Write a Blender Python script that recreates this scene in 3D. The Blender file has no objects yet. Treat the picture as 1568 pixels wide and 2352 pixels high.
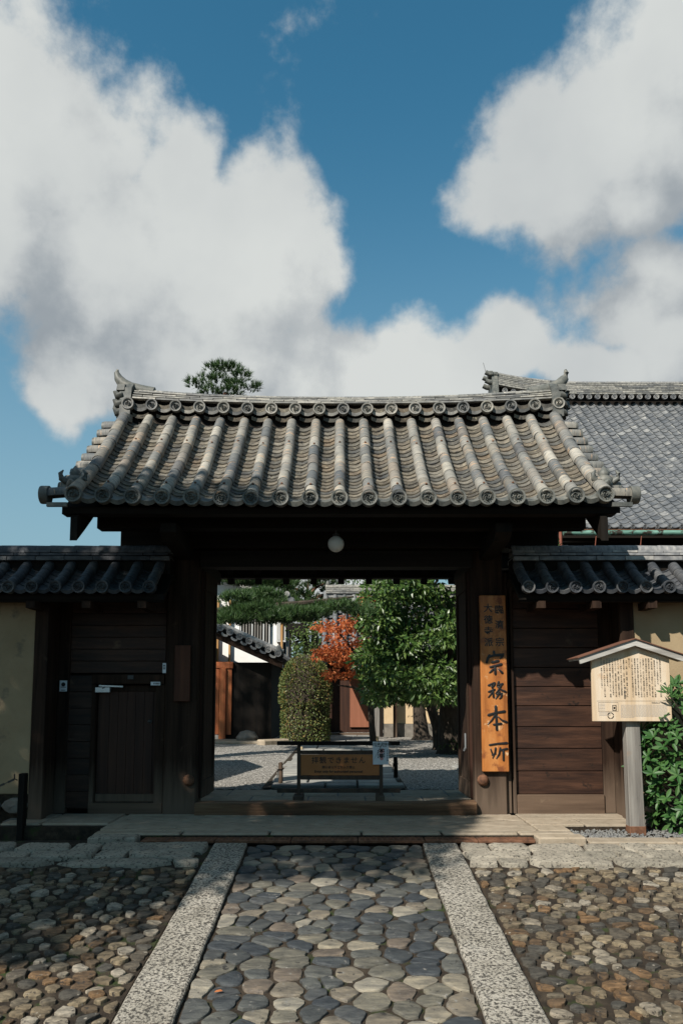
import bpy, bmesh, math, random
import numpy as np
from mathutils import Vector, Matrix
random.seed(11); rng = np.random.default_rng(11)
scene = bpy.context.scene
col = scene.collection
R = math.radians

# ------------------------------------------------------------------ camera, light, sky, exposure
EYE = 1.10
PITCH = R(6.2); FPX = 1829.0; CX, CY = 784.0, 1401.0       # focal length and principal point of a 1568 x 2352 frame
cs, sn = math.cos(PITCH), math.sin(PITCH)
cam = bpy.data.cameras.new('camera'); camo = bpy.data.objects.new('camera', cam); col.objects.link(camo)
cam.lens = 36.0 * FPX / 2352.0; cam.sensor_width = 36; cam.sensor_fit = 'AUTO'
cam.shift_y = (CY - 1176.0) / 2352.0
cam.clip_start = 0.05; cam.clip_end = 3000
camo.location = (0, 0, EYE); camo.rotation_euler = (R(90) + PITCH, 0, 0)
scene.camera = camo

SUNV = Vector((-0.82, -1.0, 1.15)).normalized()             # towards the sun
sl = bpy.data.lights.new('sun', 'SUN'); sl.energy = 5.0; sl.angle = R(0.55); sl.color = (1.0, 0.94, 0.85)
so = bpy.data.objects.new('sun', sl); col.objects.link(so)
so.rotation_euler = (-SUNV).to_track_quat('-Z', 'Y').to_euler(); so.location = (-20, -20, 30)

vs = scene.view_settings
scene.display_settings.display_device = 'sRGB'
vs.view_transform = 'Standard'; vs.look = 'None'; vs.exposure = 0.5; vs.gamma = 1.0; vs.use_curve_mapping = False
scene.cycles.use_denoising = True
scene.cycles.max_bounces = 6; scene.cycles.diffuse_bounces = 3; scene.cycles.transparent_max_bounces = 6

def ray(u, v):
    xr = (u - CX) / FPX; yr = (CY - v) / FPX
    dy = cs - yr * sn; dz = sn + yr * cs
    return xr / dy, dz / dy
def at(u, v, Y):
    a, b = ray(u, v); return Vector((a * Y, Y, EYE + b * Y))
def atz(u, v, Z):
    a, b = ray(u, v); Y = (Z - EYE) / b; return Vector((a * Y, Y, Z))

world = bpy.data.worlds.new('World'); scene.world = world; world.use_nodes = True
SKY_STRENGTH = 0.072
def build_world():
    nt = world.node_tree; nt.nodes.clear()
    N = nt.nodes.new; L = nt.links.new
    # cumulus heaps: centre and angular size of each heap, those in view first, then the rest of the sky
    px = [(590,545,175),(715,590,120),(450,420,125),(480,640,270),(250,640,235),(110,400,215),(20,200,175),(40,540,190),(640,690,150),
          (350,800,215),(190,850,150),(560,840,180),(700,860,150),(850,860,125),(985,850,115),(1195,850,110),(1085,885,110),
          (1265,390,165),(1400,240,175),(1340,480,120),(1520,110,185),(1568,330,170),(1490,440,105),(1530,800,190),(1580,640,135),
          (1420,880,110),(1600,20,150),(150,930,90),(800,1340,110),(660,1390,90),(720,1330,80),(930,1420,120),(1450,760,110),(1330,880,90)]
    blobs = []
    for u, v, r in px:
        a, b = ray(u, v); d = Vector((a, 1, b)).normalized(); blobs.append((d, r / FPX * 0.92))
    rr = random.Random(5)
    while len(blobs) < 48:
        az = rr.uniform(0, 2 * math.pi); el = math.asin(rr.uniform(0.02, 0.98))
        d = Vector((math.sin(az) * math.cos(el), math.cos(az) * math.cos(el), math.sin(el)))
        if d.y > 0 and abs(d.x / d.y) < 0.62: continue      # the heaps that are in view are listed above
        blobs.append((d, rr.uniform(0.1, 0.26)))
    g = bpy.data.node_groups.new('cloud_density', 'ShaderNodeTree')
    g.interface.new_socket('Vector', in_out='INPUT', socket_type='NodeSocketVector')
    g.interface.new_socket('Density', in_out='OUTPUT', socket_type='NodeSocketFloat')
    gi = g.nodes.new('NodeGroupInput'); go = g.nodes.new('NodeGroupOutput')
    wn = g.nodes.new('ShaderNodeTexNoise'); wn.inputs['Scale'].default_value = 5.0; wn.inputs['Detail'].default_value = 4
    g.links.new(gi.outputs[0], wn.inputs['Vector'])
    ws = g.nodes.new('ShaderNodeVectorMath'); ws.operation = 'SUBTRACT'; ws.inputs[1].default_value = (.5, .5, .5)
    g.links.new(wn.outputs['Color'], ws.inputs[0])
    wm = g.nodes.new('ShaderNodeVectorMath'); wm.operation = 'MULTIPLY_ADD'; wm.inputs[1].default_value = (.13, .13, .13)
    g.links.new(ws.outputs[0], wm.inputs[0]); g.links.new(gi.outputs[0], wm.inputs[2])
    cur = None
    for d, r in blobs:
        dn = g.nodes.new('ShaderNodeVectorMath'); dn.operation = 'DISTANCE'; dn.inputs[1].default_value = d
        g.links.new(wm.outputs[0], dn.inputs[0])
        m = g.nodes.new('ShaderNodeMath'); m.operation = 'MULTIPLY_ADD'; m.inputs[1].default_value = -1 / r; m.inputs[2].default_value = 1
        g.links.new(dn.outputs['Value'], m.inputs[0])
        if cur is None: cur = m.outputs[0]
        else:
            x = g.nodes.new('ShaderNodeMath'); x.operation = 'SMOOTH_MAX'; x.inputs[2].default_value = .12
            g.links.new(cur, x.inputs[0]); g.links.new(m.outputs[0], x.inputs[1]); cur = x.outputs[0]
    fn = g.nodes.new('ShaderNodeTexNoise'); fn.inputs['Scale'].default_value = 6.5; fn.inputs['Detail'].default_value = 10; fn.inputs['Roughness'].default_value = .60
    g.links.new(gi.outputs[0], fn.inputs['Vector'])
    fa = g.nodes.new('ShaderNodeMath'); fa.operation = 'MULTIPLY_ADD'; fa.inputs[1].default_value = 2.3; fa.inputs[2].default_value = -1.0
    g.links.new(fn.outputs['Fac'], fa.inputs[0])
    ad = g.nodes.new('ShaderNodeMath'); ad.operation = 'ADD'
    mx = g.nodes.new('ShaderNodeMath'); mx.operation = 'MAXIMUM'; mx.inputs[1].default_value = -.55
    g.links.new(cur, mx.inputs[0]); g.links.new(mx.outputs[0], ad.inputs[0]); g.links.new(fa.outputs[0], ad.inputs[1])
    g.links.new(ad.outputs[0], go.inputs[0])
    tc = N('ShaderNodeTexCoord')
    nv = N('ShaderNodeVectorMath'); nv.operation = 'NORMALIZE'; L(tc.outputs['Generated'], nv.inputs[0])
    c1 = N('ShaderNodeGroup'); c1.node_tree = g; L(nv.outputs[0], c1.inputs[0])
    up = N('ShaderNodeVectorMath'); up.operation = 'ADD'; up.inputs[1].default_value = (-.05, -.02, .09); L(nv.outputs[0], up.inputs[0])
    c2 = N('ShaderNodeGroup'); c2.node_tree = g; L(up.outputs[0], c2.inputs[0])
    al = N('ShaderNodeMapRange'); al.interpolation_type = 'SMOOTHSTEP'; al.inputs[1].default_value = -.16; al.inputs[2].default_value = .36
    L(c1.outputs[0], al.inputs[0])
    # lit towards the sun, grey where cloud stands between a spot and the sun
    df = N('ShaderNodeMath'); df.operation = 'SUBTRACT'; L(c1.outputs[0], df.inputs[0]); L(c2.outputs[0], df.inputs[1])
    sh = N('ShaderNodeMapRange'); sh.interpolation_type = 'SMOOTHSTEP'; sh.inputs[1].default_value = -.60; sh.inputs[2].default_value = .50
    L(df.outputs[0], sh.inputs[0])
    ln = N('ShaderNodeTexNoise'); ln.inputs['Scale'].default_value = 3.4; ln.inputs['Detail'].default_value = 5; L(nv.outputs[0], ln.inputs['Vector'])
    lm = N('ShaderNodeMapRange'); lm.inputs[1].default_value = .32; lm.inputs[2].default_value = .68; L(ln.outputs['Fac'], lm.inputs[0])
    sx = N('ShaderNodeMix'); sx.data_type = 'FLOAT'; sx.inputs[0].default_value = .44; L(sh.outputs[0], sx.inputs[2]); L(lm.outputs[0], sx.inputs[3])
    cr = N('ShaderNodeValToRGB'); e = cr.color_ramp.elements
    K = .70 / SKY_STRENGTH
    e[0].position = .08; e[0].color = (.31, .35, .385, 1)
    e[1].position = .88; e[1].color = (.68, .705, .69, 1)
    mid = e.new(.5); mid.color = (.52, .55, .56, 1)
    L(sx.outputs[0], cr.inputs[0])
    cm = N('ShaderNodeVectorMath'); cm.operation = 'SCALE'; cm.inputs['Scale'].default_value = K; L(cr.outputs[0], cm.inputs[0])
    sky = N('ShaderNodeTexSky'); sky.sky_type = 'NISHITA'; sky.sun_disc = False
    sky.sun_elevation = math.asin(SUNV.z); sky.sun_rotation = math.atan2(SUNV.x, SUNV.y) % (2 * math.pi)
    sky.air_density = 1.0; sky.dust_density = .4; sky.ozone_density = 1.6
    gm = N('ShaderNodeMix'); gm.data_type = 'RGBA'; gm.blend_type = 'MULTIPLY'; gm.inputs[0].default_value = 1
    gm.inputs[7].default_value = (.48, 1.20, 1.20, 1)
    L(sky.outputs[0], gm.inputs[6])
    # pale air towards the horizon
    sz = N('ShaderNodeSeparateXYZ'); L(nv.outputs[0], sz.inputs[0])
    hm = N('ShaderNodeMapRange'); hm.interpolation_type = 'SMOOTHERSTEP'; hm.inputs[1].default_value = .72; hm.inputs[2].default_value = -.12; hm.inputs[3].default_value = 0; hm.inputs[4].default_value = .95
    L(sz.outputs[2], hm.inputs[0])
    hx_ = N('ShaderNodeMix'); hx_.data_type = 'RGBA'; L(hm.outputs[0], hx_.inputs[0]); L(gm.outputs[2], hx_.inputs[6])
    hx_.inputs[7].default_value = (.32*K, .44*K, .50*K, 1)
    mixn = N('ShaderNodeMix'); mixn.data_type = 'RGBA'
    L(al.outputs[0], mixn.inputs[0]); L(hx_.outputs[2], mixn.inputs[6]); L(cm.outputs[0], mixn.inputs[7])
    bg = N('ShaderNodeBackground'); bg.inputs[1].default_value = SKY_STRENGTH; L(mixn.outputs[2], bg.inputs[0])
    out = N('ShaderNodeOutputWorld'); L(bg.outputs[0], out.inputs[0])
build_world()

# ------------------------------------------------------------------ helpers
WINV = {}
def link(o, parent=None):
    col.objects.link(o)
    if parent is not None:
        o.parent = parent; o.matrix_parent_inverse = WINV.get(parent.name, Matrix.Identity(4))
    return o
def tag(o, label, cat, group=None, kind=None):
    o['label'] = label; o['category'] = cat
    if group: o['group'] = group
    if kind: o['kind'] = kind
    return o
def thing(name, loc, label, cat, group=None):
    o = bpy.data.objects.new(name, None); o.empty_display_size = .2; col.objects.link(o)
    o.location = loc; WINV[o.name] = Matrix.Translation(-Vector(loc))
    return tag(o, label, cat, group)
def inst(name, me, parent, M):
    o = bpy.data.objects.new(name, me); link(o, parent); o.matrix_basis = M; return o

class MB:
    def __init__(s): s.v = []; s.f = []
    def add(s, vv, ff):
        b = len(s.v); s.v += [tuple(p) for p in vv]; s.f += [tuple(b + i for i in f) for f in ff]; return s
    def box(s, x0, x1, y0, y1, z0, z1):
        return s.add([(x0,y0,z0),(x1,y0,z0),(x1,y1,z0),(x0,y1,z0),(x0,y0,z1),(x1,y0,z1),(x1,y1,z1),(x0,y1,z1)],
                     [(0,3,2,1),(4,5,6,7),(0,1,5,4),(1,2,6,5),(2,3,7,6),(3,0,4,7)])
    def bar(s, p, q, w, h, up=(0,0,1)):
        p = Vector(p); q = Vector(q); d = (q - p).normalized(); x = d.cross(Vector(up)).normalized(); z = x.cross(d)
        vv = [a + x * (i * w / 2) + z * (j * h / 2) for a in (p, q) for i, j in ((-1,-1),(1,-1),(1,1),(-1,1))]
        return s.add(vv, [(3,2,1,0),(4,5,6,7),(0,1,5,4),(1,2,6,5),(2,3,7,6),(3,0,4,7)])
    def prism(s, poly, axis, a, b):
        def P(p, t): return {'x': (t, p[0], p[1]), 'y': (p[0], t, p[1]), 'z': (p[0], p[1], t)}[axis]
        n = len(poly); vv = [P(p, a) for p in poly] + [P(p, b) for p in poly]
        return s.add(vv, [tuple(range(n))[::-1], tuple(range(n, 2*n))] + [(i, (i+1) % n, n + (i+1) % n, n + i) for i in range(n)])
    def tube(s, pts, rad, n=8, cap=True):
        pts = [Vector(p) for p in pts]; m = len(pts)
        if not hasattr(rad, '__len__'): rad = [rad] * m
        vv = []; ref = Vector((.31, .17, .93))
        for i, p in enumerate(pts):
            d = (pts[min(i+1, m-1)] - pts[max(i-1, 0)]).normalized()
            x = d.cross(ref)
            if x.length < .05: x = d.cross(Vector((1, 0, 0)))
            x.normalize(); y = d.cross(x)
            vv += [p + (x * math.cos(2*math.pi*k/n) + y * math.sin(2*math.pi*k/n)) * rad[i] for k in range(n)]
        ff = [(i*n+k, i*n+(k+1) % n, (i+1)*n+(k+1) % n, (i+1)*n+k) for i in range(m-1) for k in range(n)]
        if cap: ff += [tuple(range(n))[::-1], tuple(range((m-1)*n, m*n))]
        return s.add(vv, ff)
    def lathe(s, c, prof, n=12, axis='z'):
        vv = []
        for r, h in prof:
            for k in range(n):
                a = 2*math.pi*k/n; x, y = r*math.cos(a), r*math.sin(a)
                vv.append({'z': (c[0]+x, c[1]+y, c[2]+h), 'y': (c[0]+x, c[1]+h, c[2]+y), 'x': (c[0]+h, c[1]+x, c[2]+y)}[axis])
        m = len(prof)
        ff = [(i*n+k, i*n+(k+1) % n, (i+1)*n+(k+1) % n, (i+1)*n+k) for i in range(m-1) for k in range(n)]
        ff += [tuple(range(n))[::-1], tuple(range((m-1)*n, m*n))]
        return s.add(vv, ff)
    def mesh(s, name, m, smooth=False, bev=0, ang=40):
        me = bpy.data.meshes.new(name); me.from_pydata(s.v, [], s.f)
        bm = bmesh.new(); bm.from_mesh(me)
        bmesh.ops.recalc_face_normals(bm, faces=bm.faces)
        if bev: bmesh.ops.bevel(bm, geom=list(bm.edges), offset=bev, segments=1, affect='EDGES', clamp_overlap=True)
        if smooth:
            ca = math.cos(R(ang))
            for f in bm.faces: f.smooth = True
            for e in bm.edges:
                if len(e.link_faces) == 2 and e.link_faces[0].normal.dot(e.link_faces[1].normal) < ca: e.smooth = False
        bm.to_mesh(me); bm.free()
        if m: me.materials.append(m)
        return me
    def build(s, name, m, parent=None, smooth=False, bev=0, kind=None, ang=40):
        o = bpy.data.objects.new(name, s.mesh(name, m, smooth, bev, ang)); link(o, parent)
        if kind: o['kind'] = kind
        return o
def pxbox(u0, v0, u1, v1, Y, depth):
    a = at(u0, v1, Y); b = at(u1, v0, Y)
    return MB().box(a.x, b.x, Y, Y + depth, a.z, b.z)
def text(body, size, m, parent, M, name='lettering', off=0.0, ext=.0008, align='CENTER', sp=1.0, ls=1.0):
    cu = bpy.data.curves.new(name, 'FONT'); cu.body = body; cu.size = size; cu.align_x = align; cu.align_y = 'TOP'
    cu.offset = off; cu.extrude = ext; cu.resolution_u = 2; cu.space_character = sp; cu.space_line = ls
    t = bpy.data.objects.new('t', cu); me = bpy.data.meshes.new_from_object(t)
    bpy.data.objects.remove(t); bpy.data.curves.remove(cu)
    me.name = name; me.materials.clear(); me.materials.append(m)
    return inst(name, me, parent, M)
def FACE(x, y, z):                                            # text plane that faces the street (-Y)
    return Matrix.Translation((x, y, z)) @ Matrix.Rotation(R(90), 4, 'X')

# ------------------------------------------------------------------ materials
def ramp(nt, cols):
    r = nt.nodes.new('ShaderNodeValToRGB'); e = r.color_ramp.elements
    n = len(cols)
    for i, c in enumerate(cols):
        pos, c = (c[0], c[1]) if isinstance(c[1], (tuple, list)) else (i / max(1, n - 1), c)
        el = e[i] if i < 2 else e.new(pos)
        el.position = pos; el.color = (*c, 1)
    return r
def mat(name, cols, scale=8, stretch=(1,1,1), rough=.8, bump=.3, bscale=70, rnd=None, rcols=None, spec=.3, detail=6, lo=.3, hi=.7, foot=None,
        spots=None, rough2=None, bdist=.004, bstretch=None, metal=0, rot=(0,0,0), rint='LINEAR'):
    m = bpy.data.materials.new(name); m.use_nodes = True; nt = m.node_tree; N = nt.nodes.new; L = nt.links.new
    b = nt.nodes['Principled BSDF']
    tc = N('ShaderNodeTexCoord'); vec = tc.outputs['Object']
    rv = None
    if rnd == 'obj': rv = N('ShaderNodeObjectInfo').outputs['Random']
    if rnd == 'island': rv = N('ShaderNodeNewGeometry').outputs['Random Per Island']
    if rv is not None:
        sc = N('ShaderNodeMath'); sc.operation = 'MULTIPLY'; sc.inputs[1].default_value = 37.0; L(rv, sc.inputs[0])
        av = N('ShaderNodeVectorMath'); av.operation = 'ADD'; L(vec, av.inputs[0]); L(sc.outputs[0], av.inputs[1]); vec = av.outputs[0]
    mp = N('ShaderNodeMapping'); mp.inputs['Scale'].default_value = stretch; mp.inputs['Rotation'].default_value = rot; L(vec, mp.inputs['Vector'])
    nz = N('ShaderNodeTexNoise'); nz.inputs['Scale'].default_value = scale; nz.inputs['Detail'].default_value = detail; nz.inputs['Roughness'].default_value = .62
    L(mp.outputs[0], nz.inputs['Vector'])
    mr = N('ShaderNodeMapRange'); mr.inputs[1].default_value = lo; mr.inputs[2].default_value = hi; L(nz.outputs['Fac'], mr.inputs[0])
    rp = ramp(nt, cols); L(mr.outputs[0], rp.inputs[0]); c = rp.outputs[0]
    if rcols:
        rr = ramp(nt, rcols); rr.color_ramp.interpolation = rint; L(rv, rr.inputs[0])
        mx = N('ShaderNodeMix'); mx.data_type = 'RGBA'; mx.blend_type = 'MULTIPLY'; mx.inputs[0].default_value = 1
        L(rr.outputs[0], mx.inputs[6]); L(c, mx.inputs[7]); c = mx.outputs[2]
    for sp in (spots or []):                                   # (colour, scale, threshold, softness)
        sn_ = N('ShaderNodeTexNoise'); sn_.inputs['Scale'].default_value = sp[1]; sn_.inputs['Detail'].default_value = 5; sn_.inputs['Roughness'].default_value = .65
        L(vec, sn_.inputs['Vector'])
        sm = N('ShaderNodeMapRange'); sm.inputs[1].default_value = sp[2]; sm.inputs[2].default_value = sp[2] + sp[3]; L(sn_.outputs['Fac'], sm.inputs[0])
        mx = N('ShaderNodeMix'); mx.data_type = 'RGBA'; L(sm.outputs[0], mx.inputs[0]); L(c, mx.inputs[6]); mx.inputs[7].default_value = (*sp[0], 1); c = mx.outputs[2]
    if foot:                                                   # rain-bleached foot, with sunlit contrast painted in: (colour, height, blend)
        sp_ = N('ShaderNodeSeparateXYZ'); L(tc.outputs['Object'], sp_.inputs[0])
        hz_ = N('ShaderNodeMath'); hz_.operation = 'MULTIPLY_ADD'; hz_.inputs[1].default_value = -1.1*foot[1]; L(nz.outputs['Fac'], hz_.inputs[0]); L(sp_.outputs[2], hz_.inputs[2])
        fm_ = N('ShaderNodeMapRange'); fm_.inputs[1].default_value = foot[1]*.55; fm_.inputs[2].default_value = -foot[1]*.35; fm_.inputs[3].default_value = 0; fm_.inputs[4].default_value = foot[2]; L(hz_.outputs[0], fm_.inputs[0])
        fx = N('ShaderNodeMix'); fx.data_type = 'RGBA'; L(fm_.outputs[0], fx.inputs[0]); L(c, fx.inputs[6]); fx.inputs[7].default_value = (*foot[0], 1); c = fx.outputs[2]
    L(c, b.inputs['Base Color'])
    b.inputs['Roughness'].default_value = rough; b.inputs['Specular IOR Level'].default_value = spec; b.inputs['Metallic'].default_value = metal
    if bump:
        bn = N('ShaderNodeTexNoise'); bn.inputs['Scale'].default_value = bscale; bn.inputs['Detail'].default_value = 6; bn.inputs['Roughness'].default_value = .65
        bm_ = N('ShaderNodeMapping'); bm_.inputs['Scale'].default_value = bstretch or stretch; bm_.inputs['Rotation'].default_value = rot; L(vec, bm_.inputs['Vector']); L(bm_.outputs[0], bn.inputs['Vector'])
        bp = N('ShaderNodeBump'); bp.inputs['Strength'].default_value = bump; bp.inputs['Distance'].default_value = bdist
        L(bn.outputs['Fac'], bp.inputs['Height']); L(bp.outputs[0], b.inputs['Normal'])
    return m
def leafmat(name, cols, rough=.45, trans=.25, spec=.4):
    m = bpy.data.materials.new(name); m.use_nodes = True; nt = m.node_tree; N = nt.nodes.new; L = nt.links.new
    b = nt.nodes['Principled BSDF']; out = nt.nodes['Material Output']
    rp = ramp(nt, cols); L(N('ShaderNodeNewGeometry').outputs['Random Per Island'], rp.inputs[0]); 
    L(rp.outputs[0], b.inputs['Base Color']); b.inputs['Roughness'].default_value = rough; b.inputs['Specular IOR Level'].default_value = spec
    t = N('ShaderNodeBsdfTranslucent'); L(rp.outputs[0], t.inputs[0])
    mx = N('ShaderNodeMixShader'); mx.inputs[0].default_value = trans
    L(b.outputs[0], mx.inputs[1]); L(t.outputs[0], mx.inputs[2]); L(mx.outputs[0], out.inputs['Surface'])
    return m
def wood(name, dark, light, axis='z', rough=.75, grain=14, **k):
    st = {'x': (.06, 1, 1), 'y': (1, .06, 1), 'z': (1, 1, .06)}[axis]
    return mat(name, [dark, light], scale=grain, stretch=st, rough=rough, bump=.5, bscale=grain*4, bdist=.003, **k)

TILEC = [(0,(.34,.34,.33)),(.16,(.66,.61,.53)),(.3,(1.0,.94,.84)),(.42,(.46,.48,.49)),(.52,(.80,.66,.52)),(.64,(.66,.65,.61)),(.78,(.33,.37,.42)),(.9,(1.0,.97,.90)),(1,(.55,.50,.42))]
ROLLC = [(0,(.36,.37,.37)),(.1,(.85,.80,.71)),(.2,(.50,.53,.55)),(.3,(1.25,1.2,1.08)),(.4,(.28,.33,.39)),(.5,(.92,.80,.68)),(.6,(.66,.67,.66)),(.7,(1.1,1.06,.98)),(.8,(.40,.44,.48)),(.9,(.80,.79,.75)),(1,(1.35,1.3,1.2))]
m_roll = mat('weathered_roll_tile', [(.13,.13,.128),(.245,.238,.222),(.32,.30,.265)], scale=9, rnd='obj', rcols=ROLLC, rough=.62, bump=.35, bscale=60, spots=[((.40,.27,.17),7,.60,.05),((.05,.055,.06),11,.62,.06)])
m_pan = mat('weathered_pan_tile', [(.066,.064,.06),(.16,.150,.132),(.245,.226,.188)], scale=16, rnd='obj', rcols=TILEC, rough=.75, bump=.5, bscale=80, spots=[((.27,.245,.175),24,.62,.04),((.03,.03,.03),14,.60,.06)])
m_pan_i = mat('weathered_pan_tile_mass', [(.066,.064,.06),(.16,.150,.132),(.245,.226,.188)], scale=16, rnd='island', rcols=TILEC, rough=.75, bump=.5, bscale=80, spots=[((.27,.245,.175),24,.62,.04)])
m_disc = mat('eave_disc_clay', [(.05,.055,.055),(.11,.115,.11),(.17,.165,.15)], scale=14, rnd='obj', rcols=[(.75,.75,.72),(1.1,1.08,1.0)], rough=.55, bump=.25, spec=.35)
m_ridge = mat('ridge_tile_clay', [(.10,.10,.10),(.22,.22,.21),(.36,.35,.32)], scale=12, rnd='obj', rcols=[(.40,.41,.42),(1.0,.97,.9),(.55,.56,.58),(1.25,1.2,1.12),(.8,.78,.72)], rough=.6, bump=.3)
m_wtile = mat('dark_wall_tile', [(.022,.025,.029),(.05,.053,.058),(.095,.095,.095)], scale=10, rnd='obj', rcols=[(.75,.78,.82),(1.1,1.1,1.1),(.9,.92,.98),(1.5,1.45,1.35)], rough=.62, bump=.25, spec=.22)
m_hall = mat('hall_tile', [(.075,.08,.085),(.13,.133,.135),(.20,.197,.188)], scale=7, rnd='obj', rcols=[(0,(.65,.68,.72)),(.55,(1.0,1.0,1.0)),(.82,(.85,.86,.88)),(.93,(1.35,1.32,1.26)),(1,(1.7,1.66,1.58))], rough=.5, bump=.2)
m_hall_i = mat('hall_tile_mass', [(.075,.08,.085),(.13,.133,.135),(.20,.197,.188)], scale=7, rnd='island', rcols=[(0,(.65,.68,.72)),(.55,(1.0,1.0,1.0)),(.82,(.85,.86,.88)),(.93,(1.35,1.32,1.26)),(1,(1.7,1.66,1.58))], rough=.5, bump=.2)
m_black = wood('sooty_timber', (.006,.005,.004), (.016,.012,.009), 'z', spec=.15)
m_blackx = wood('sooty_beam_timber', (.006,.005,.004), (.016,.012,.009), 'x', spec=.15)
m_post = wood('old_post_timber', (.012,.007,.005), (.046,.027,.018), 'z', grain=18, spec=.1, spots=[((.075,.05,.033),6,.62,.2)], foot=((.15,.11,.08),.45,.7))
m_plank = mat('brown_plank_timber', [(.014,.006,.004),(.036,.016,.009),(.070,.033,.019)], scale=6, stretch=(.35,1,3.2), rnd='obj', rcols=[(.75,.72,.7),(1.15,1.1,1.05)], rough=.6, bump=.5, bscale=30, spec=.35, spots=[((.010,.006,.004),9,.62,.08),((.10,.062,.036),5,.66,.1)])
m_sill = mat('worn_sill_timber', [(.035,.018,.009),(.12,.066,.035),(.22,.14,.08)], scale=9, stretch=(.10,1,1.6), rough=.8, bump=.9, bscale=26, bdist=.012, spots=[((.05,.028,.016),7,.60,.12)])
m_greyw = mat('silvered_timber', [(.10,.092,.083),(.20,.185,.165),(.29,.275,.245)], scale=16, stretch=(1,1,.05), rough=.85, bump=.5, bscale=70, spots=[((.24,.15,.09),3,.62,.2)])
m_greyx = mat('silvered_rail_timber', [(.20,.185,.165),(.36,.34,.31),(.50,.48,.44)], scale=16, stretch=(.05,1,1), rough=.85, bump=.5, bscale=70)
m_redboard = wood('dark_red_board', (.05,.018,.010), (.11,.042,.022), 'z')
m_board = mat('sign_cedar', [(.20,.065,.016),(.40,.145,.036),(.50,.22,.07)], scale=5, stretch=(1.6,1,.25), rough=.42, bump=.25, bscale=60, spec=.4, spots=[((.20,.065,.022),6,.54,.10),((.60,.40,.22),11,.62,.10)])
m_notice = mat('notice_cedar', [(.46,.33,.20),(.57,.45,.32),(.64,.55,.44)], scale=9, stretch=(1.2,1,.10), rough=.7, bump=.2, bscale=60, spots=[((.46,.24,.085),5,.60,.16)])
m_ink = mat('ink', [(.008,.008,.008),(.016,.015,.015)], rough=.4, bump=0, spec=.5)
m_inkf = mat('faded_ink', [(.05,.05,.05),(.10,.10,.10)], rough=.8, bump=0)
m_inkp = mat('pale_printed_ink', [(.30,.28,.26),(.36,.34,.32)], rough=.8, bump=0)
m_plaster = mat('ochre_plaster', [(.27,.195,.112),(.35,.265,.16)], scale=2.2, rough=.95, bump=.6, bscale=130, bdist=.004, bstretch=(1,1,1), spots=[((.19,.14,.085),1.2,.55,.25),((.15,.12,.085),3.5,.62,.12)])
m_basest = mat('wall_base_stone', [(.10,.095,.085),(.21,.20,.18)], scale=6, rough=.9, bump=.7, bscale=40, bdist=.01, rnd='obj', rcols=[(.7,.7,.68),(1.1,1.05,1.0)])
m_dirt = mat('packed_earth', [(.012,.009,.006),(.032,.023,.015),(.058,.043,.028)], scale=14, rough=.95, bump=.9, bscale=90, bdist=.012, spots=[((.028,.045,.010),4.5,.57,.10)])
m_granite = mat('bush_hammered_granite', [(.27,.245,.20),(.42,.385,.325)], scale=5, rough=.9, bump=1.0, bscale=75, bdist=.012, spots=[((.055,.050,.042),62,.47,.10),((.28,.26,.225),5,.62,.12)])
m_hewn = mat('hewn_granite', [(.22,.20,.165),(.37,.335,.275)], scale=7, rough=.9, bump=1.0, bscale=55, bdist=.014, rnd='obj', rcols=[(.75,.75,.73),(1.1,1.08,1.05)], spots=[((.06,.053,.043),44,.53,.10)])
m_pave = mat('buff_paving_stone', [(.25,.205,.15),(.36,.305,.235)], scale=9, rough=.9, bump=.8, bscale=90, bdist=.007, spots=[((.16,.135,.10),14,.60,.1)], rnd='obj', rcols=[(.86,.86,.86),(1.05,1.03,1.0)])
PATHC = [(0,(.34,.37,.40)),(.1,(.78,.74,.62)),(.18,(.28,.32,.36)),(.28,(1.15,1.05,.86)),(.36,(.50,.52,.50)),(.46,(.24,.28,.33)),(.54,(.90,.80,.66)),(.62,(.40,.43,.44)),(.70,(1.3,1.22,1.05)),(.78,(.62,.60,.52)),(.88,(.30,.33,.35)),(.95,(.74,.62,.52))]
m_path = mat('river_cobble', [(.085,.085,.085),(.16,.155,.145),(.25,.235,.205)], scale=14, stretch=(.6,1.6,1), rnd='obj', rcols=PATHC, rint='CONSTANT', rough=.6, bump=.9, bscale=28, bdist=.010, spec=.3, spots=[((.19,.18,.16),15,.63,.05),((.035,.033,.03),18,.62,.05)])
SIDEC = [(0,(.42,.42,.41)),(.1,(1.0,.86,.66)),(.2,(.60,.56,.50)),(.3,(1.5,1.42,1.28)),(.38,(.70,.50,.34)),(.48,(1.1,.98,.78)),(.56,(.45,.46,.46)),(.64,(1.35,1.18,.90)),(.72,(.85,.78,.66)),(.80,(1.75,1.7,1.6)),(.86,(.62,.50,.38)),(.94,(1.05,.70,.42))]
m_side = mat('field_cobble', [(.055,.050,.043),(.125,.113,.095),(.21,.188,.155)], scale=26, stretch=(.7,1.5,1), rnd='obj', rcols=SIDEC, rint='CONSTANT', rough=.85, bump=1.0, bscale=34, bdist=.014, spots=[((.035,.03,.025),30,.58,.06),((.30,.27,.22),22,.64,.06)])
m_side_i = mat('field_cobble_mass', [(.055,.050,.043),(.125,.113,.095),(.21,.188,.155)], scale=26, rnd='island', rint='CONSTANT', rcols=SIDEC, rough=.8, bump=.8, bscale=50, bdist=.012)
m_gravel = mat('raked_gravel', [(.05,.046,.04),(.24,.225,.20),(.52,.495,.45)], scale=34, rough=.95, bump=1.0, bscale=90, bdist=.02, detail=3, spots=[((.03,.027,.023),40,.58,.05)])
m_pebble = mat('pebble', [(.11,.113,.115),(.20,.197,.188)], scale=20, rnd='island', rcols=[(.55,.57,.6),(1.1,1.08,1.02),(.8,.8,.8)], rough=.7, bump=.2)
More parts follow.
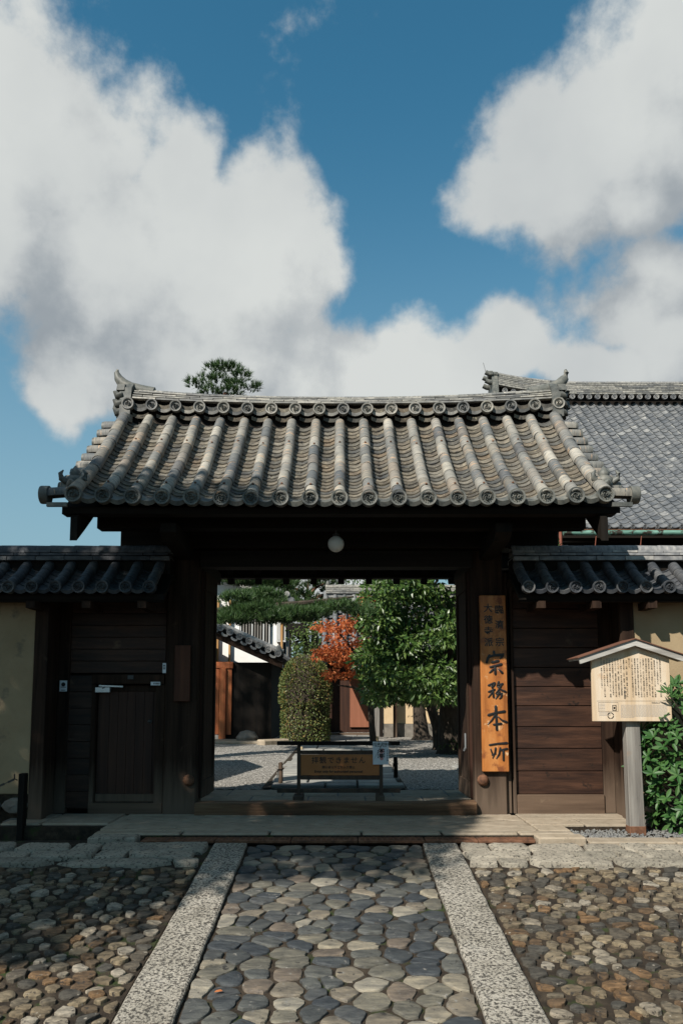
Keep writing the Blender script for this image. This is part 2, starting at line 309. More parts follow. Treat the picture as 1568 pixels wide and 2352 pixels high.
m_rust = mat('rusty_iron', [(.055,.028,.018),(.13,.060,.032),(.19,.095,.055)], scale=18, rough=.85, bump=.4, bscale=90, spec=.3)
m_iron = mat('dark_iron', [(.02,.018,.016),(.05,.045,.04)], scale=20, rough=.6, bump=.3, spec=.5)
m_white = mat('white_plaster', [(.70,.69,.66),(.78,.77,.74)], scale=4, rough=.9, bump=.2)
m_globe = mat('opal_glass', [(.58,.57,.52),(.64,.63,.58)], scale=3, rough=.25, bump=0, spec=.5)
m_steel = mat('brushed_steel', [(.45,.47,.48),(.55,.57,.58)], scale=5, rough=.35, bump=0, spec=.5, metal=.6)
m_paper = mat('paper', [(.66,.68,.70),(.74,.75,.76)], scale=3, rough=.5, bump=0)
m_pink = mat('vermilion_stamp', [(.62,.30,.28),(.68,.36,.33)], rough=.7, bump=0)
m_copper = mat('verdigris_copper', [(.05,.13,.10),(.20,.36,.29)], scale=9, stretch=(.25,1,1), rough=.6, bump=.2, spots=[((.03,.025,.018),5,.50,.06)])
m_redi = mat('red_oxide_iron', [(.16,.05,.03),(.24,.08,.05)], rough=.7, bump=0)
m_tan = mat('barrier_board', [(.42,.15,.05),(.50,.20,.075)], scale=5, rough=.75, bump=.2)
m_reddoor = mat('red_cedar_door', [(.20,.050,.018),(.36,.105,.036),(.44,.16,.06)], scale=10, stretch=(1,1,.06), rough=.6, bump=.3, bscale=50)
m_bark = mat('bark', [(.025,.019,.014),(.075,.058,.043)], scale=20, stretch=(1,1,.3), rough=.95, bump=1.0, bscale=30, bdist=.03)
m_pbark = mat('red_pine_bark', [(.10,.050,.032),(.24,.12,.075)], scale=14, stretch=(1,1,.4), rough=.95, bump=.9, bscale=26, bdist=.03)
m_bamboo = mat('cut_bamboo', [(.30,.22,.12),(.46,.37,.23)], scale=10, stretch=(1,1,.2), rough=.6, bump=.2)
m_lattice = mat('bleached_board', [(.38,.38,.37),(.52,.52,.50)], scale=12, stretch=(1,1,.1), rough=.85, bump=.2)
m_orange = wood('new_cedar_post', (.32,.17,.06), (.46,.27,.11), 'z')
l_tree = leafmat('glossy_evergreen_leaf', [(.030,.070,.014),(.055,.110,.022),(.085,.145,.032),(.11,.165,.04)], .38, .22, .5)
l_bush = leafmat('bush_leaf', [(.022,.070,.018),(.040,.105,.026),(.060,.125,.032)], .46, .15, .3)
l_shrub = leafmat('clipped_shrub_leaf', [(.045,.080,.018),(.10,.135,.035),(.15,.165,.055),(.08,.12,.03),(.26,.16,.05)], .5, .2)
l_maple = leafmat('maple_leaf', [(.34,.065,.02),(.52,.14,.042),(.60,.22,.08),(.42,.085,.028)], .55, .4, .25)
l_pine = leafmat('pine_needle', [(.020,.055,.016),(.040,.085,.022),(.075,.125,.036)], .5, .1)
l_dark = leafmat('far_foliage_leaf', [(.020,.050,.014),(.045,.085,.022),(.07,.115,.034)], .5, .2)
l_lime = leafmat('lime_foliage_leaf', [(.06,.10,.022),(.12,.17,.045)], .45, .25)

# ------------------------------------------------------------------ tiles
def roll_mesh(name, r, m, n=9, taper=.94):
    b = MB(); A = R(112)
    def ringv(y, rr): return [(rr*math.sin(-A+2*A*k/(n-1)), y, rr*math.cos(-A+2*A*k/(n-1))) for k in range(n)]
    rings = [ringv(0, r*.80), ringv(0, r*1.0), ringv(.03, r*1.035), ringv(1.06, r*taper)]
    vv = [p for q in rings for p in q]
    b.add(vv, [(i*n+k, i*n+k+1, (i+1)*n+k+1, (i+1)*n+k) for i in range(3) for k in range(n-1)])
    return b.mesh(name, m, smooth=True, ang=50)
def pan_mesh(name, w, dep, length, th, m, n=7, face=0.0):
    b = MB(); top = []; bot = []
    for y in (0, length):
        for k in range(n):
            t = -1 + 2*k/(n-1); z = -dep*(1 - t*t)
            top.append((t*w/2, y, z)); bot.append((t*w/2, y, z - th - (face if y == 0 else 0)))
    vv = top + bot; o = 2*n
    ff = [(k, k+1, n+k+1, n+k) for k in range(n-1)] + [(k, o+k, o+k+1, k+1) for k in range(n-1)]
    ff += [(o+k, o+n+k, o+n+k+1, o+k+1) for k in range(n-1)]
    return b.add(vv, ff).mesh(name, m, smooth=True, ang=35)
def disc_mesh(name, r, m, th=.05, style=1):
    b = MB()
    b.lathe((0,0,0), [(r*.2,-.0), (r*.72,-.0), (r*.77,-.014), (r*.97,-.016), (r,-.008), (r*.99,th)], 20, 'y')
    nb = 14 if style == 1 else 0
    for k in range(nb):
        a = 2*math.pi*k/nb; c = (r*.62*math.cos(a), 0, r*.62*math.sin(a)); q = r*.075
        vv = [(c[0]+q*math.cos(t), 0.001, c[2]+q*math.sin(t)) for t in (0, 1.57, 3.14, 4.71)] + [(c[0], -.013, c[2])]
        b.add(vv, [(0,1,4),(1,2,4),(2,3,4),(3,0,4)])
    S = r*(1.0 if style == 1 else 1.5)
    for j in range(3):                                          # three commas
        a0 = 2*math.pi*j/3; L_ = []; R_ = []
        for i in range(9):
            t = i/8; ang = a0 + t*2.5; rad = S*(.16 + .30*t); w = S*(.135*(1-t)**.7 + .012)
            d = (math.cos(ang), math.sin(ang)); L_.append(((rad-w)*d[0], (rad-w)*d[1])); R_.append(((rad+w)*d[0], (rad+w)*d[1]))
        n = len(L_); vv = [(p[0], -.002, p[1]) for p in L_+R_] + [((p[0]+q[0])/2, -.016, (p[1]+q[1])/2) for p, q in zip(L_, R_)]
        ff = [(i, i+1, 2*n+i+1, 2*n+i) for i in range(n-1)] + [(n+i+1, n+i, 2*n+i, 2*n+i+1) for i in range(n-1)]
        ff += [(0, 2*n, n)]
        b.add(vv, ff)
    return b.mesh(name, m, smooth=True, ang=35)
def slopeM(x, p, q, sy=None, tilt=0, roll=0, lift=0, sx=1):
    dy, dz = q[0]-p[0], q[1]-p[1]; l = math.hypot(dy, dz); a = math.atan2(dz, dy)
    M = Matrix.Translation((x, p[0] - math.sin(a)*lift, p[1] + math.cos(a)*lift)) @ Matrix.Rotation(a + tilt, 4, 'X')
    if roll: M = M @ Matrix.Rotation(roll, 4, 'Y')
    return M @ Matrix.Diagonal((sx, l if sy is None else sy, 1, 1))
def tile_field(roof, xs, prof, raise_, r, nroll, npan, mr, mp, mpi, md, disc_r, cap=300, big_ends=True, jit=1.0, prefix=''):
    sp = xs[1] - xs[0]
    rm = roll_mesh('round_tile', r, mr); pm = pan_mesh('pan_tile', sp - r*1.05, sp*.185, .15, .018, mp)
    dm = disc_mesh('eave_disc', disc_r, md); fm = pan_mesh('eave_front', sp - r*1.1, sp*.20, .12, .014, md, n=9, face=disc_r*.34)
    def P(x, t): y, z = prof(t); return (y, z + raise_(x, t))
    for i, x in enumerate(xs):
        big = 1.14 if big_ends and i in (0, len(xs)-1) else 1.0
        for k in range(nroll):
            p = P(x, k/nroll); q = P(x, (k+1)/nroll)
            inst('round_tile', rm, roof, slopeM(x + random.uniform(-.004,.004)*jit, p, q, tilt=R(random.uniform(-.8,.8))*jit, roll=R(random.uniform(-4,4))*jit, lift=.012 + .03*(big-1)*4, sx=big))
        y, z = P(x, 0)
        M = Matrix.Translation((x, y - .015, z + .004)) @ Matrix.Rotation(R(random.uniform(-2.5,2.5) - 3), 4, 'X') @ Matrix.Rotation(random.uniform(0, 6.28), 4, 'Y') @ Matrix.Scale(random.uniform(.985,1.02), 4)
        inst('eave_disc', dm, roof, M)
    n = 0; rest = MB()
    for i in range(len(xs)-1):
        x = (xs[i] + xs[i+1])/2
        for k in range(npan):
            p = P(x, k/npan); q = P(x, (k+1)/npan)
            M = slopeM(x + random.uniform(-.004,.004)*jit, p, q, sy=1, tilt=-R(7.5)+R(random.uniform(-1.6,1.6))*jit, roll=R(random.uniform(-2.5,2.5))*jit, lift=.005+random.uniform(0,.006))
            if k == 0: inst('eave_front', fm, roof, M @ Matrix.Translation((0,-.02,disc_r*.22))); continue
            if n < cap: inst('pan_tile', pm, roof, M); n += 1
            else: rest.add([M @ v.co for v in pm.vertices], [tuple(f.vertices) for f in pm.polygons])
    if rest.v: rest.build('pan_tile_rows', mpi, roof, smooth=True, ang=35, kind='stuff')

# ------------------------------------------------------------------ temple gate
GL = (0, 7.8, 0)
gate = thing('temple_gate', GL, 'dark timber gate with one wide open bay under a weathered round tile roof', 'gate')
E0, E1 = (6.52, 2.745), (7.99, 3.90)
def gprof(t):
    return (E0[0] + (E1[0]-E0[0])*t, E0[1] + (E1[1]-E0[1])*t - .075*math.sin(math.pi*t)*(1-.35*t))
def graise(x, t):
    a = abs(x)/2.25; return (.032*a**3)*(1-t) + .062*a**2.4*t
XS = [-2.236 + .2466*i for i in range(19)]
# roof boarding: one slab that follows both slopes
def slab(prof_pts, x0, x1, th):
    n = len(prof_pts); vv = []
    for x in (x0, x1):
        vv += [(x, y, z) for y, z in prof_pts] + [(x, y, z - th) for y, z in prof_pts]
    m = 2*n; ff = []
    for i in range(n-1):
        ff += [(i, i+1, m+i+1, m+i), (n+i, m+n+i, m+n+i+1, n+i+1)]
    ff += [(0, m, m+n, n), (n-1, 2*n-1, m+2*n-1, m+n-1)]
    ff += [tuple(list(range(n)) + list(range(2*n-1, n-1, -1))), tuple(list(range(m+n-1, m-1, -1)) + list(range(m+n, m+2*n)))]
    return vv, ff
front = [(gprof(t)[0], gprof(t)[1] - .115) for t in [.07] + [i/8 for i in range(1, 9)]]
RY = 8.14
back = [(2*RY - y, z) for y, z in front[::-1]]
mid_ = [(RY, front[-1][1] + .08)]
vv, ff = slab(front + mid_ + back, -2.36, 2.36, .05)
groof = MB().add(vv, ff).build('roof', m_blackx, gate)
tile_field(groof, XS, gprof, graise, .0520, 9, 22, m_roll, m_pan, m_pan_i, m_disc, .0715)
# nails that hold the rolls
nb = MB()
for i, x in enumerate(XS):
    for t in (.11 + .01*random.random(), .67 + .03*random.random()):
        y, z = gprof(t); z += graise(x, t); a = R(38)
        c = Vector((x, y, z)) + Vector((0, -math.sin(a), math.cos(a))) * .062
        nb.lathe(c, [(.004, 0), (.011, .004), (.010, .012), (.004, .017)], 6)
nb.build('roof_nail', m_rust, groof, kind='stuff')
# rear slope, seen only from beside
rb = MB()
for x in XS:
    rb.tube([(x, 2*RY - gprof(t)[0], gprof(t)[1] + graise(x, t) + .01) for t in (0, .33, .66, 1)], .058, 8)
for i in range(18):
    for k in range(10):
        t = k/10; y, z = gprof(t); y2, z2 = gprof(t+.1); x0, x1 = XS[i]+.04, XS[i+1]-.04
        rb.add([(x0, 2*RY-y, z+.02), (x1, 2*RY-y, z+.02), (x1, 2*RY-y2, z2), (x0, 2*RY-y2, z2)], [(0,1,2,3)])
rb.build('rear_tiles', m_pan_i, groof, kind='stuff')
# verge: short rolls that point out over each gable, with a corner disc
vr = roll_mesh('verge_tile', .058, m_roll, taper=.98); cd = disc_mesh('corner_disc', .072, m_disc, style=1); vd = disc_mesh('verge_disc', .056, m_disc)
for s in (-1, 1):
    xe = XS[0] if s < 0 else XS[-1]
    for k in range(10):
        t = .03 + k/10*.98; y, z = gprof(t); z += graise(xe, t) - .012
        ln = .135 if k else .235
        M = Matrix.Translation((xe + s*(ln + .04), y + .02, z)) @ Matrix.Rotation(R(90*s), 4, 'Z') @ Matrix.Rotation(R(random.uniform(-3,3) + 3), 4, 'X') @ Matrix.Diagonal((1, ln, 1, 1))
        inst('verge_tile', vr, groof, M)
        D = Matrix.Translation((xe + s*(ln + .045), y + .02, z)) @ Matrix.Rotation(R(90*s), 4, 'Z')
        inst('corner_disc' if k == 0 else 'verge_disc', cd if k == 0 else vd, groof, D @ Matrix.Scale(1.08 if k == 0 else 1, 4))
    # small demon tile on the descending roll
    y, z = gprof(.13); z += graise(xe, .13); ox = xe + s*.06
    ob = MB()
    ob.lathe((ox, y, z + .03), [(.02,-.04), (.075,-.02), (.085,.02), (.06,.05), (.045,.06), (.05,.085), (.03,.115), (.006,.15)], 10)
    ob.tube([(ox - .06, y-.03, z+.03), (ox-.1, y-.05, z+.055), (ox-.11, y-.05, z+.1), (ox-.085, y-.05, z+.13)], [.03,.028,.02,.006], 7)
    ob.tube([(ox + .06, y-.03, z+.03), (ox+.1, y-.05, z+.055), (ox+.11, y-.05, z+.1), (ox+.085, y-.05, z+.13)], [.03,.028,.02,.006], 7)
    ob.tube([(ox, y-.05, z-.01), (ox, y-.10, z+.0), (ox, y-.12, z+.03)], [.05,.04,.012], 8)
    ob.build('roof_ornament', m_disc, groof, smooth=True, ang=60)
    # under-verge pan edge
    MB().box(min(xe+s*.05, xe+s*.22), max(xe+s*.05, xe+s*.22), 6.50, 6.53, 2.675, 2.71).build('eave_front', m_disc, groof)
# ridge
def rz(x): return .062*(abs(x)/2.25)**2.4
ridge = MB()
pts = [-2.2 + 4.42*i/16 for i in range(17)]
for a, b in zip(pts, pts[1:]):
    ridge.add([(a,8.03,3.80),(b,8.03,3.80),(b,8.25,3.80),(a,8.25,3.80),(a,8.03,4.12+rz(a)),(b,8.03,4.12+rz(b)),(b,8.25,4.12+rz(b)),(a,8.25,4.12+rz(a))],
              [(0,1,5,4),(2,3,7,6),(4,5,6,7)])
gridge = ridge.build('ridge', m_black, gate)
rd = disc_mesh('ridge_disc', .0640, m_ridge)
XR = [-2.205 + .2470*i for i in range(19)]
frm = pan_mesh('ridge_pan_front', .150, .030, .12, .02, m_ridge, n=7, face=.012)
frm2 = pan_mesh('ridge_pan_front', .150, .024, .12, .018, m_pan, n=7, face=.020)
for i, x in enumerate(XR):
    inst('ridge_disc', rd, gridge, Matrix.Translation((x, 7.95, 4.053 + rz(x))) @ Matrix.Rotation(random.uniform(0,6.28), 4, 'Y') @ Matrix.Scale(random.uniform(.97,1.03), 4))
    if i < 18:
        xm = (XR[i]+XR[i+1])/2
        inst('ridge_pan_front', frm, gridge, Matrix.Translation((xm, 7.965, 4.045 + rz(xm))) @ Matrix.Rotation(R(8+random.uniform(-3,3)), 4, 'X'))
        inst('ridge_pan_front', frm2, gridge, Matrix.Translation((xm, 7.975, 4.083 + rz(xm))) @ Matrix.Rotation(R(6), 4, 'X'))
        inst('ridge_pan_front', frm2, gridge, Matrix.Translation((xm, 7.985, 3.985 + rz(xm)*.8)) @ Matrix.Rotation(R(14), 4, 'X') @ Matrix.Diagonal((1.1,1,1,1)))
def noshi(parent, x0, x1, y, yb, z, h, seg, off, m, rzf, name='ridge_tile', rot=0):
    x = x0 - off
    while x < x1:
        a, b = max(x, x0), min(x + seg, x1)
        if b - a > .03:
            dz = random.uniform(-.002,.002); dd = random.uniform(-.004,.004)
            o = MB().add([(a+.002,y+dd,z+rzf(a)+dz),(b-.002,y+dd,z+rzf(b)+dz),(b-.002,yb,z+rzf(b)+dz),(a+.002,yb,z+rzf(a)+dz),
                          (a+.002,y+dd+.006,z+h+rzf(a)+dz),(b-.002,y+dd+.006,z+h+rzf(b)+dz),(b-.002,yb,z+h+rzf(b)+dz),(a+.002,yb,z+h+rzf(a)+dz)],
                         [(0,3,2,1),(4,5,6,7),(0,1,5,4),(1,2,6,5),(2,3,7,6),(3,0,4,7)]).build(name, m, parent, bev=.003)
        x += seg
for j, (y, z, h) in enumerate([(7.965,4.117,.021), (7.985,4.143,.018), (8.005,4.166,.018), (8.022,4.189,.018)]):
    noshi(gridge, -2.17, 2.20, y, 2*RY - y, z, h, .245, .12*(j % 2)+.02*j, m_ridge, lambda x, j=j: rz(x)*(1+.14*j))
capm = roll_mesh('ridge_cap', .075, m_ridge, taper=1.0)
for i in range(18):
    x = -2.13 + i*.24; sl_ = 1.55*(rz(x+.24) - rz(x))/.24
    inst('ridge_cap', capm, gridge, Matrix.Translation((x, RY, 4.185 + 1.55*rz(x))) @ Matrix.Rotation(-math.atan(sl_), 4, 'Y') @ Matrix.Rotation(R(-90), 4, 'Z') @ Matrix.Diagonal((1,.24,.85,1)))
# ridge-end shields with scrolls and an upswept horn
for s in (-1, 1):
    x = s*2.235; z0 = 4.075
    o = MB()
    o.prism([(7.94,z0-.10),(8.34,z0-.10),(8.33,z0+.05),(8.29,z0+.22),(8.20,z0+.30),(8.08,z0+.30),(7.99,z0+.22),(7.95,z0+.05)], 'x', x-.055, x+.055)
    o.prism([(7.97,z0+.19),(8.31,z0+.19),(8.27,z0+.27),(8.01,z0+.27)], 'x', x+s*.02, x+s*.10)
    e = s*.10
    for zz, rr in ((z0+.05,.05), (z0-.04,.045), (z0+.14,.045)):
        o.tube([(x+e*.4, 7.99, zz), (x+e*.9, 7.98, zz-.015), (x+e*1.1, 7.985, zz+.03), (x+e*.9, 8.0, zz+.055)], [rr, rr*.9, rr*.6, rr*.25], 8)
        o.tube([(x+e*.4, 8.28, zz), (x+e*.9, 8.29, zz-.015), (x+e*1.1, 8.285, zz+.03), (x+e*.9, 8.27, zz+.055)], [rr, rr*.9, rr*.6, rr*.25], 8)
    o.tube([(x+e*.2, 8.14, z0+.02), (x+e*1.0, 8.14, z0+.0), (x+e*1.25, 8.14, z0+.06), (x+e*1.3, 8.14, z0+.15), (x+e*1.1,8.14,z0+.2)], [.09,.08,.055,.03,.012], 9)
    o.lathe((x - s*.02, 7.97, z0-.135), [(.055,-.03),(.06,-.01),(.06,.05),(.03,.06)], 10)
    o.build('ridge_end_shield', m_disc, gridge, smooth=True, ang=50)
    h = MB()
    hz = 4.33
    h.tube([(s*1.98,8.14,hz-.035),(s*2.12,8.14,hz-.012),(s*2.24,8.14,hz+.02),(s*2.32,8.14,hz+.07),(s*2.365,8.14,hz+.13),(s*2.385,8.14,hz+.19),(s*2.375,8.14,hz+.225)], [.062,.066,.066,.060,.046,.028,.012], 10)
    h.build('ridge_horn', m_disc, gridge, smooth=True, ang=60)
# eave timbers, rafters, bargeboards, purlins
MB().box(-2.37, 2.33, 6.63, 6.76, 2.64, 2.702).build('eave_beam', m_blackx, gate)
MB().box(-2.37, 2.33, 9.59, 9.74, 2.535, 2.64).build('rear_eave_beam', m_blackx, gate)
for i in range(13):
    x = -2.03 + i*.338
    for sgn in (0, 1):
        pa = [(gprof(t)[0], gprof(t)[1] - .17) for t in (.0, .5, 1)]
        if sgn: pa = [(2*RY - y, z - (.02 if y < 7 else 0)) for y, z in pa]
        rm_ = MB(); p0 = (x, pa[0][0] + (.16 if not sgn else -.03), pa[0][1] + (.12 if not sgn else -.05)); p1 = (x, pa[2][0], pa[2][1])
        rm_.bar(p0, p1, .078, .09).build('rafter', m_black, gate)
for s in (-1, 1):
    xx = s*2.235 - .02
    tp = [(gprof(t)[0] + .08, gprof(t)[1] - .135) for t in [i/8 for i in range(9)]]
    bt = [(y, z - (.205 - .05*i/8)) for i, (y, z) in enumerate(tp)]
    poly = tp + [(RY, tp[-1][1] + .05), (RY, bt[-1][1] + .02)] + bt[::-1]
    b1 = MB().prism(poly, 'x', xx - .03, xx + .03); b1.prism([(2*RY - y, z) for y, z in poly], 'x', xx - .032, xx + .032)
    b1.build('bargeboard', m_black, gate)
for y, z in ((7.02, 2.60), (9.26, 2.60), (RY - .08, 3.42)):
    MB().prism([(-2.19,z),(-2.02,z-.0),(2.02,z),(2.19,z),(2.19,z+.15),(-2.19,z+.15)], 'y', y, y+.15).build('purlin', m_blackx, gate)
for s in (-1, 1):
    xc = -1.505 if s < 0 else 1.41
    # bracket arm that carries the front purlin
    poly = [(6.80,2.60),(6.80,2.52),(6.90,2.46),(7.6,2.42),(9.4,2.42),(9.4,2.55),(7.6,2.60)]
    MB().prism(poly, 'x', xc-.07, xc+.07).build('bracket_arm', m_black, gate)
MB().box(-2.12, 2.08, 7.53, 7.82, 2.52, 2.69).build('head_beam', m_blackx, gate, bev=.008)
MB().box(-1.36, 1.26, 7.60, 7.76, 2.345, 2.5).build('lintel', m_blackx, gate)
MB().box(-1.7, 1.62, 7.70, 7.74, 2.69, 3.30).build('gable_wall', m_blackx, gate)
# posts
PX = [(-1.685, -1.372), (1.262, 1.562)]
for a, b in PX:
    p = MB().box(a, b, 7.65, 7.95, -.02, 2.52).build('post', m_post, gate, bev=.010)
    kx = a + .246 if a < 0 else a + .07
    MB().lathe((kx, 7.652, .315), [(.05,0),(.055,-.012),(.048,-.03),(.03,-.044),(.008,-.050)], 14, 'y').build('nail_cover', m_rust, p, smooth=True, ang=60)
    sg = -1 if a < 0 else 1
    MB().box(a+.13*sg, b+.13*sg, 9.1, 9.36, -.02, 2.6).build('post', m_black, gate, bev=.010)
    MB().box(a+.1, b-.1, 7.95, 9.1, 2.1, 2.22).build('tie_beam', m_black, gate)
    MB().box(a+.1, b-.1, 7.95, 9.1, .35, .47).build('tie_beam', m_black, gate)
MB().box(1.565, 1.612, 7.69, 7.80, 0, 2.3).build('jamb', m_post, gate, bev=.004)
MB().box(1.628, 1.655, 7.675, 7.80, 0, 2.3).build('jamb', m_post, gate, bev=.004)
# threshold
sb = MB()
n = 18; xs_ = [-1.370 + (1.260+1.370)*i/n for i in range(n+1)]
rt = [(.106 if x < 1.06 else .118) + random.uniform(-.003,.003) for x in xs_]
rf = [7.585 + random.uniform(-.006,.006) for x in xs_]
vv = []
for i, x in enumerate(xs_):
    vv += [(x, rf[i], -.01), (x, rf[i]-.004, rt[i]-.02), (x, rf[i]+.014, rt[i]), (x, 7.80, rt[i] + random.uniform(-.002,.002)), (x, 7.80, -.01)]
ff = [(i*5+k, (i+1)*5+k, (i+1)*5+(k+1) % 5, i*5+(k+1) % 5) for i in range(n) for k in range(5)] + [(0,1,2,3,4), tuple(n*5+k for k in (4,3,2,1,0))]
sb.add(vv, ff).build('threshold', m_sill, gate, smooth=True, ang=30)
# folding door leaves, swung inward
def leaf(s):
    hx, hy = (1.255, 7.80) if s > 0 else (-1.368, 7.80)
    th = R(.6 if s > 0 else 1.6); L_ = .62 if s > 0 else .60
    e = Vector((-s*math.sin(th), math.cos(th), 0)); nrm = Vector((-s*math.cos(th), -math.sin(th), 0))
    def slabp(l0, l1, z0, z1, o0, o1):
        vv = []
        for z in (z0, z1):
            for l, o in ((l0,o0),(l1,o0),(l1,o1),(l0,o1)):
                p = Vector((hx, hy, z)) + e*l + nrm*o; vv.append(p)
        return vv, [(0,3,2,1),(4,5,6,7),(0,1,5,4),(1,2,6,5),(2,3,7,6),(3,0,4,7)]
    d = MB().add(*slabp(.0, L_, .13, 2.33, -.03, .015)).build('door', m_plank_v, gate)
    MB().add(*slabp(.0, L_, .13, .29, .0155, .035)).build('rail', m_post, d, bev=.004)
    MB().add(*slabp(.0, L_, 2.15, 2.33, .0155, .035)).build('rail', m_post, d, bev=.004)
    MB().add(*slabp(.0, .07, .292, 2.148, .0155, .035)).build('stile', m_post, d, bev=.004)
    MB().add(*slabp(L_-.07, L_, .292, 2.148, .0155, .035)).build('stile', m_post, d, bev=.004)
    for k in range(3):
        a = .075 + k*(L_-.15)/3
        MB().add(*slabp(a, a+(L_-.15)/3-.004, .292, 2.148, .0155, .021)).build('board', m_post, d)
    if s > 0:
        MB().add(*slabp(.10, .13, .60, .74, .0355, .045)).tube([Vector((hx,hy,.58))+e*.115+nrm*.04, Vector((hx,hy,.575))+e*.10+nrm*.055, Vector((hx,hy,.60))+e*.09+nrm*.045], .01, 6).build('latch', m_steel, d)
m_plank_v = wood('door_board_timber', (.020,.008,.005), (.058,.024,.013), 'z', rough=.65)
leaf(1); leaf(-1)
# globe lamp under the eave
lamp = thing('globe_lamp', (-.05, 7.09, 2.47), 'round white glass globe lamp hanging under the middle of the gate eave', 'lamp')
MB().lathe((-.05, 7.09, 2.47), [(.004,-.074)] + [(.074*math.cos(R(a)), .074*math.sin(R(a))) for a in range(-75, 76, 15)] + [(.02,.074)], 20).build('globe', m_globe, lamp, smooth=True, ang=80)
MB().lathe((-.05, 7.09, 2.54), [(.03,0),(.03,.02),(.008,.025),(.008,.066)], 12).build('fitting', m_iron, lamp)

# ------------------------------------------------------------------ roofed side walls
def wprof(t):
    return (7.06 + .44*t, 2.070 + .280*t - .022*math.sin(math.pi*t))
def wing(s):
    label = ('ochre plastered wall with a small dark side door left of the gate, roofed in dark tiles' if s < 0 else
             'ochre plastered wall with brown board panel right of the gate, roofed in dark tiles')
    w = thing('roofed_wall', (s*3.4, 7.5, 0), label, 'wall', 'tiled walls on both sides of the gate')
    xo = 2.83 if s < 0 else 2.70
    MB().box(*sorted((s*xo, s*6.2)), 7.35, 7.75, .22, 2.13).build('plaster', m_plaster, w, bev=.006)
    MB().box(*sorted((s*(xo+.005), s*6.2)), 7.36, 7.74, -.2, .22).build('footing', m_dirt, w)
    x = xo
    while x < 4.2:                                              # field stones along the foot of the wall
        wd = random.uniform(.16,.34); hh = random.uniform(.10,.16)
        for zz in (-.14, 0.04):
            st = MB().lathe((s*(x+wd/2), 7.34, zz+hh/2+.02), [(.02,-.05),(.4,-.045),(.5,-.01),(.5,.05)], 10, 'y')
            st.v = [(s*(x+wd/2) + (p[0]-s*(x+wd/2))*wd*.96*(1+.1*math.sin(7*p[2]+x*9)), p[1] + random.uniform(-.006,.006), zz+hh/2+.02+(p[2]-zz-hh/2-.02)*(hh+.035)) for p in st.v]
            st.build('stone', m_basest, w, smooth=True, ang=45)
        x += wd
    # corner post of the recess
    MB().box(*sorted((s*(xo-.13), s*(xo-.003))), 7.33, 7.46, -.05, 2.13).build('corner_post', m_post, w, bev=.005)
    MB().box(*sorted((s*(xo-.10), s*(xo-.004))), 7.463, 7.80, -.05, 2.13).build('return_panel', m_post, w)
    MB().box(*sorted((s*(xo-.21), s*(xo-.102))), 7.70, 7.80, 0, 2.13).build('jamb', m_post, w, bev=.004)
    inner, outer = (1.66, xo-.212) if s > 0 else (1.70, xo-.212)
    if s > 0:
        zs = [.02, .175, .392, .605, .81, 1.01, 1.195, 1.38, 1.57, 1.76, 1.95, 2.12]
        MB().box(*sorted((s*inner, s*outer)), 7.68, 7.78, zs[0]-.03, zs[1]).build('bottom_rail', m_sillr, w, bev=.006)
        for a, b in zip(zs[1:], zs[2:]):
            o = MB().box(*sorted((s*inner, s*outer)), 7.715+random.uniform(-.003,.003), 7.76, a+.0035, b-.0035).build('plank', m_plank, w, bev=.003)
        MB().box(*sorted((s*inner, s*outer)), 7.765, 7.80, 0, 2.12).build('backing', m_black, w)
    else:
        for k in range(7):
            a = 1.325 + k*.116
            MB().box(*sorted((s*inner, s*outer)), 7.72+random.uniform(-.003,.003), 7.76, a+.002, a+.114).build('plank', m_plank, w, bev=.002)
        pl = at(100, 1860, 7.72); pr = at(205, 1860, 7.72)
        for k in range(8):
            a = .04 + k*.158
            MB().box(pl.x, pr.x-.004, 7.72+random.uniform(-.003,.003), 7.76, a+.002, a+.156).build('plank', m_plank, w, bev=.002)
        MB().box(*sorted((s*inner, s*outer)), 7.78, 7.80, 0, 2.12).build('backing', m_black, w)
        MB().box(pr.x, at(376,1700,7.7).x, 7.67, 7.775, at(0,1571,7.67).z, at(0,1549,7.67).z).build('door_head', m_post, w, bev=.004)
        MB().box(pr.x, at(214,1700,7.7).x+.02, 7.68, 7.775, .07, at(0,1572,7.67).z).build('door_jamb', m_post, w, bev=.004)
        MB().box(at(357,1700,7.7).x, -1.69, 7.68, 7.775, .07, at(0,1572,7.67).z).build('door_jamb', m_post, w, bev=.004)
        MB().box(pr.x, -1.69, 7.67, 7.775, -.01, .10).build('door_sill', m_sillr, w, bev=.006)
        a, b = at(216,1700,7.7).x+.022, at(357,1700,7.7).x-.003; zt = at(0,1574,7.7).z
        d = MB().box(a, b, 7.735, 7.76, .105, zt).build('side_door', m_plank_v, w)
        for k in range(6):
            MB().box(a+.03+(b-a-.06)*k/6, a+.03+(b-a-.06)*(k+1)/6-.003, 7.725, 7.7345, .18, zt-.06).build('board', m_plank_v, d)
        MB().box(a, b, 7.715, 7.7345, .106, .178).build('rail', m_post, d, bev=.003)
        MB().box(a, b, 7.715, 7.7345, zt-.058, zt-.001).build('rail', m_post, d, bev=.003)
        MB().lathe((b-.06, 7.735, .86), [(.02,0),(.022,-.012),(.008,-.02)], 10, 'y').build('knob', m_iron, d)
        c0 = at(221,1590,7.69); c1 = at(254,1579,7.69)
        MB().box(c0.x, c1.x, 7.665, 7.713, c0.z, c1.z).bar(at(228,1575,7.66), at(283,1577,7.66), .012, .014).bar(at(238,1577,7.66), at(238,1582,7.68), .02, .02).build('door_closer', m_steel, d)
    # roof
    x0, x1 = 1.60, 6.2
    fr = [(wprof(t)[0], wprof(t)[1]-.088) for t in (.18,.4,.6,.8,1)]
    bk = [(15.1-y, z) for y, z in fr[::-1]]
    vv, ff = slab(fr + bk, *sorted((s*x0, s*x1)), .05)
    rf = MB().add(vv, ff).build('roof', m_blackx, w)
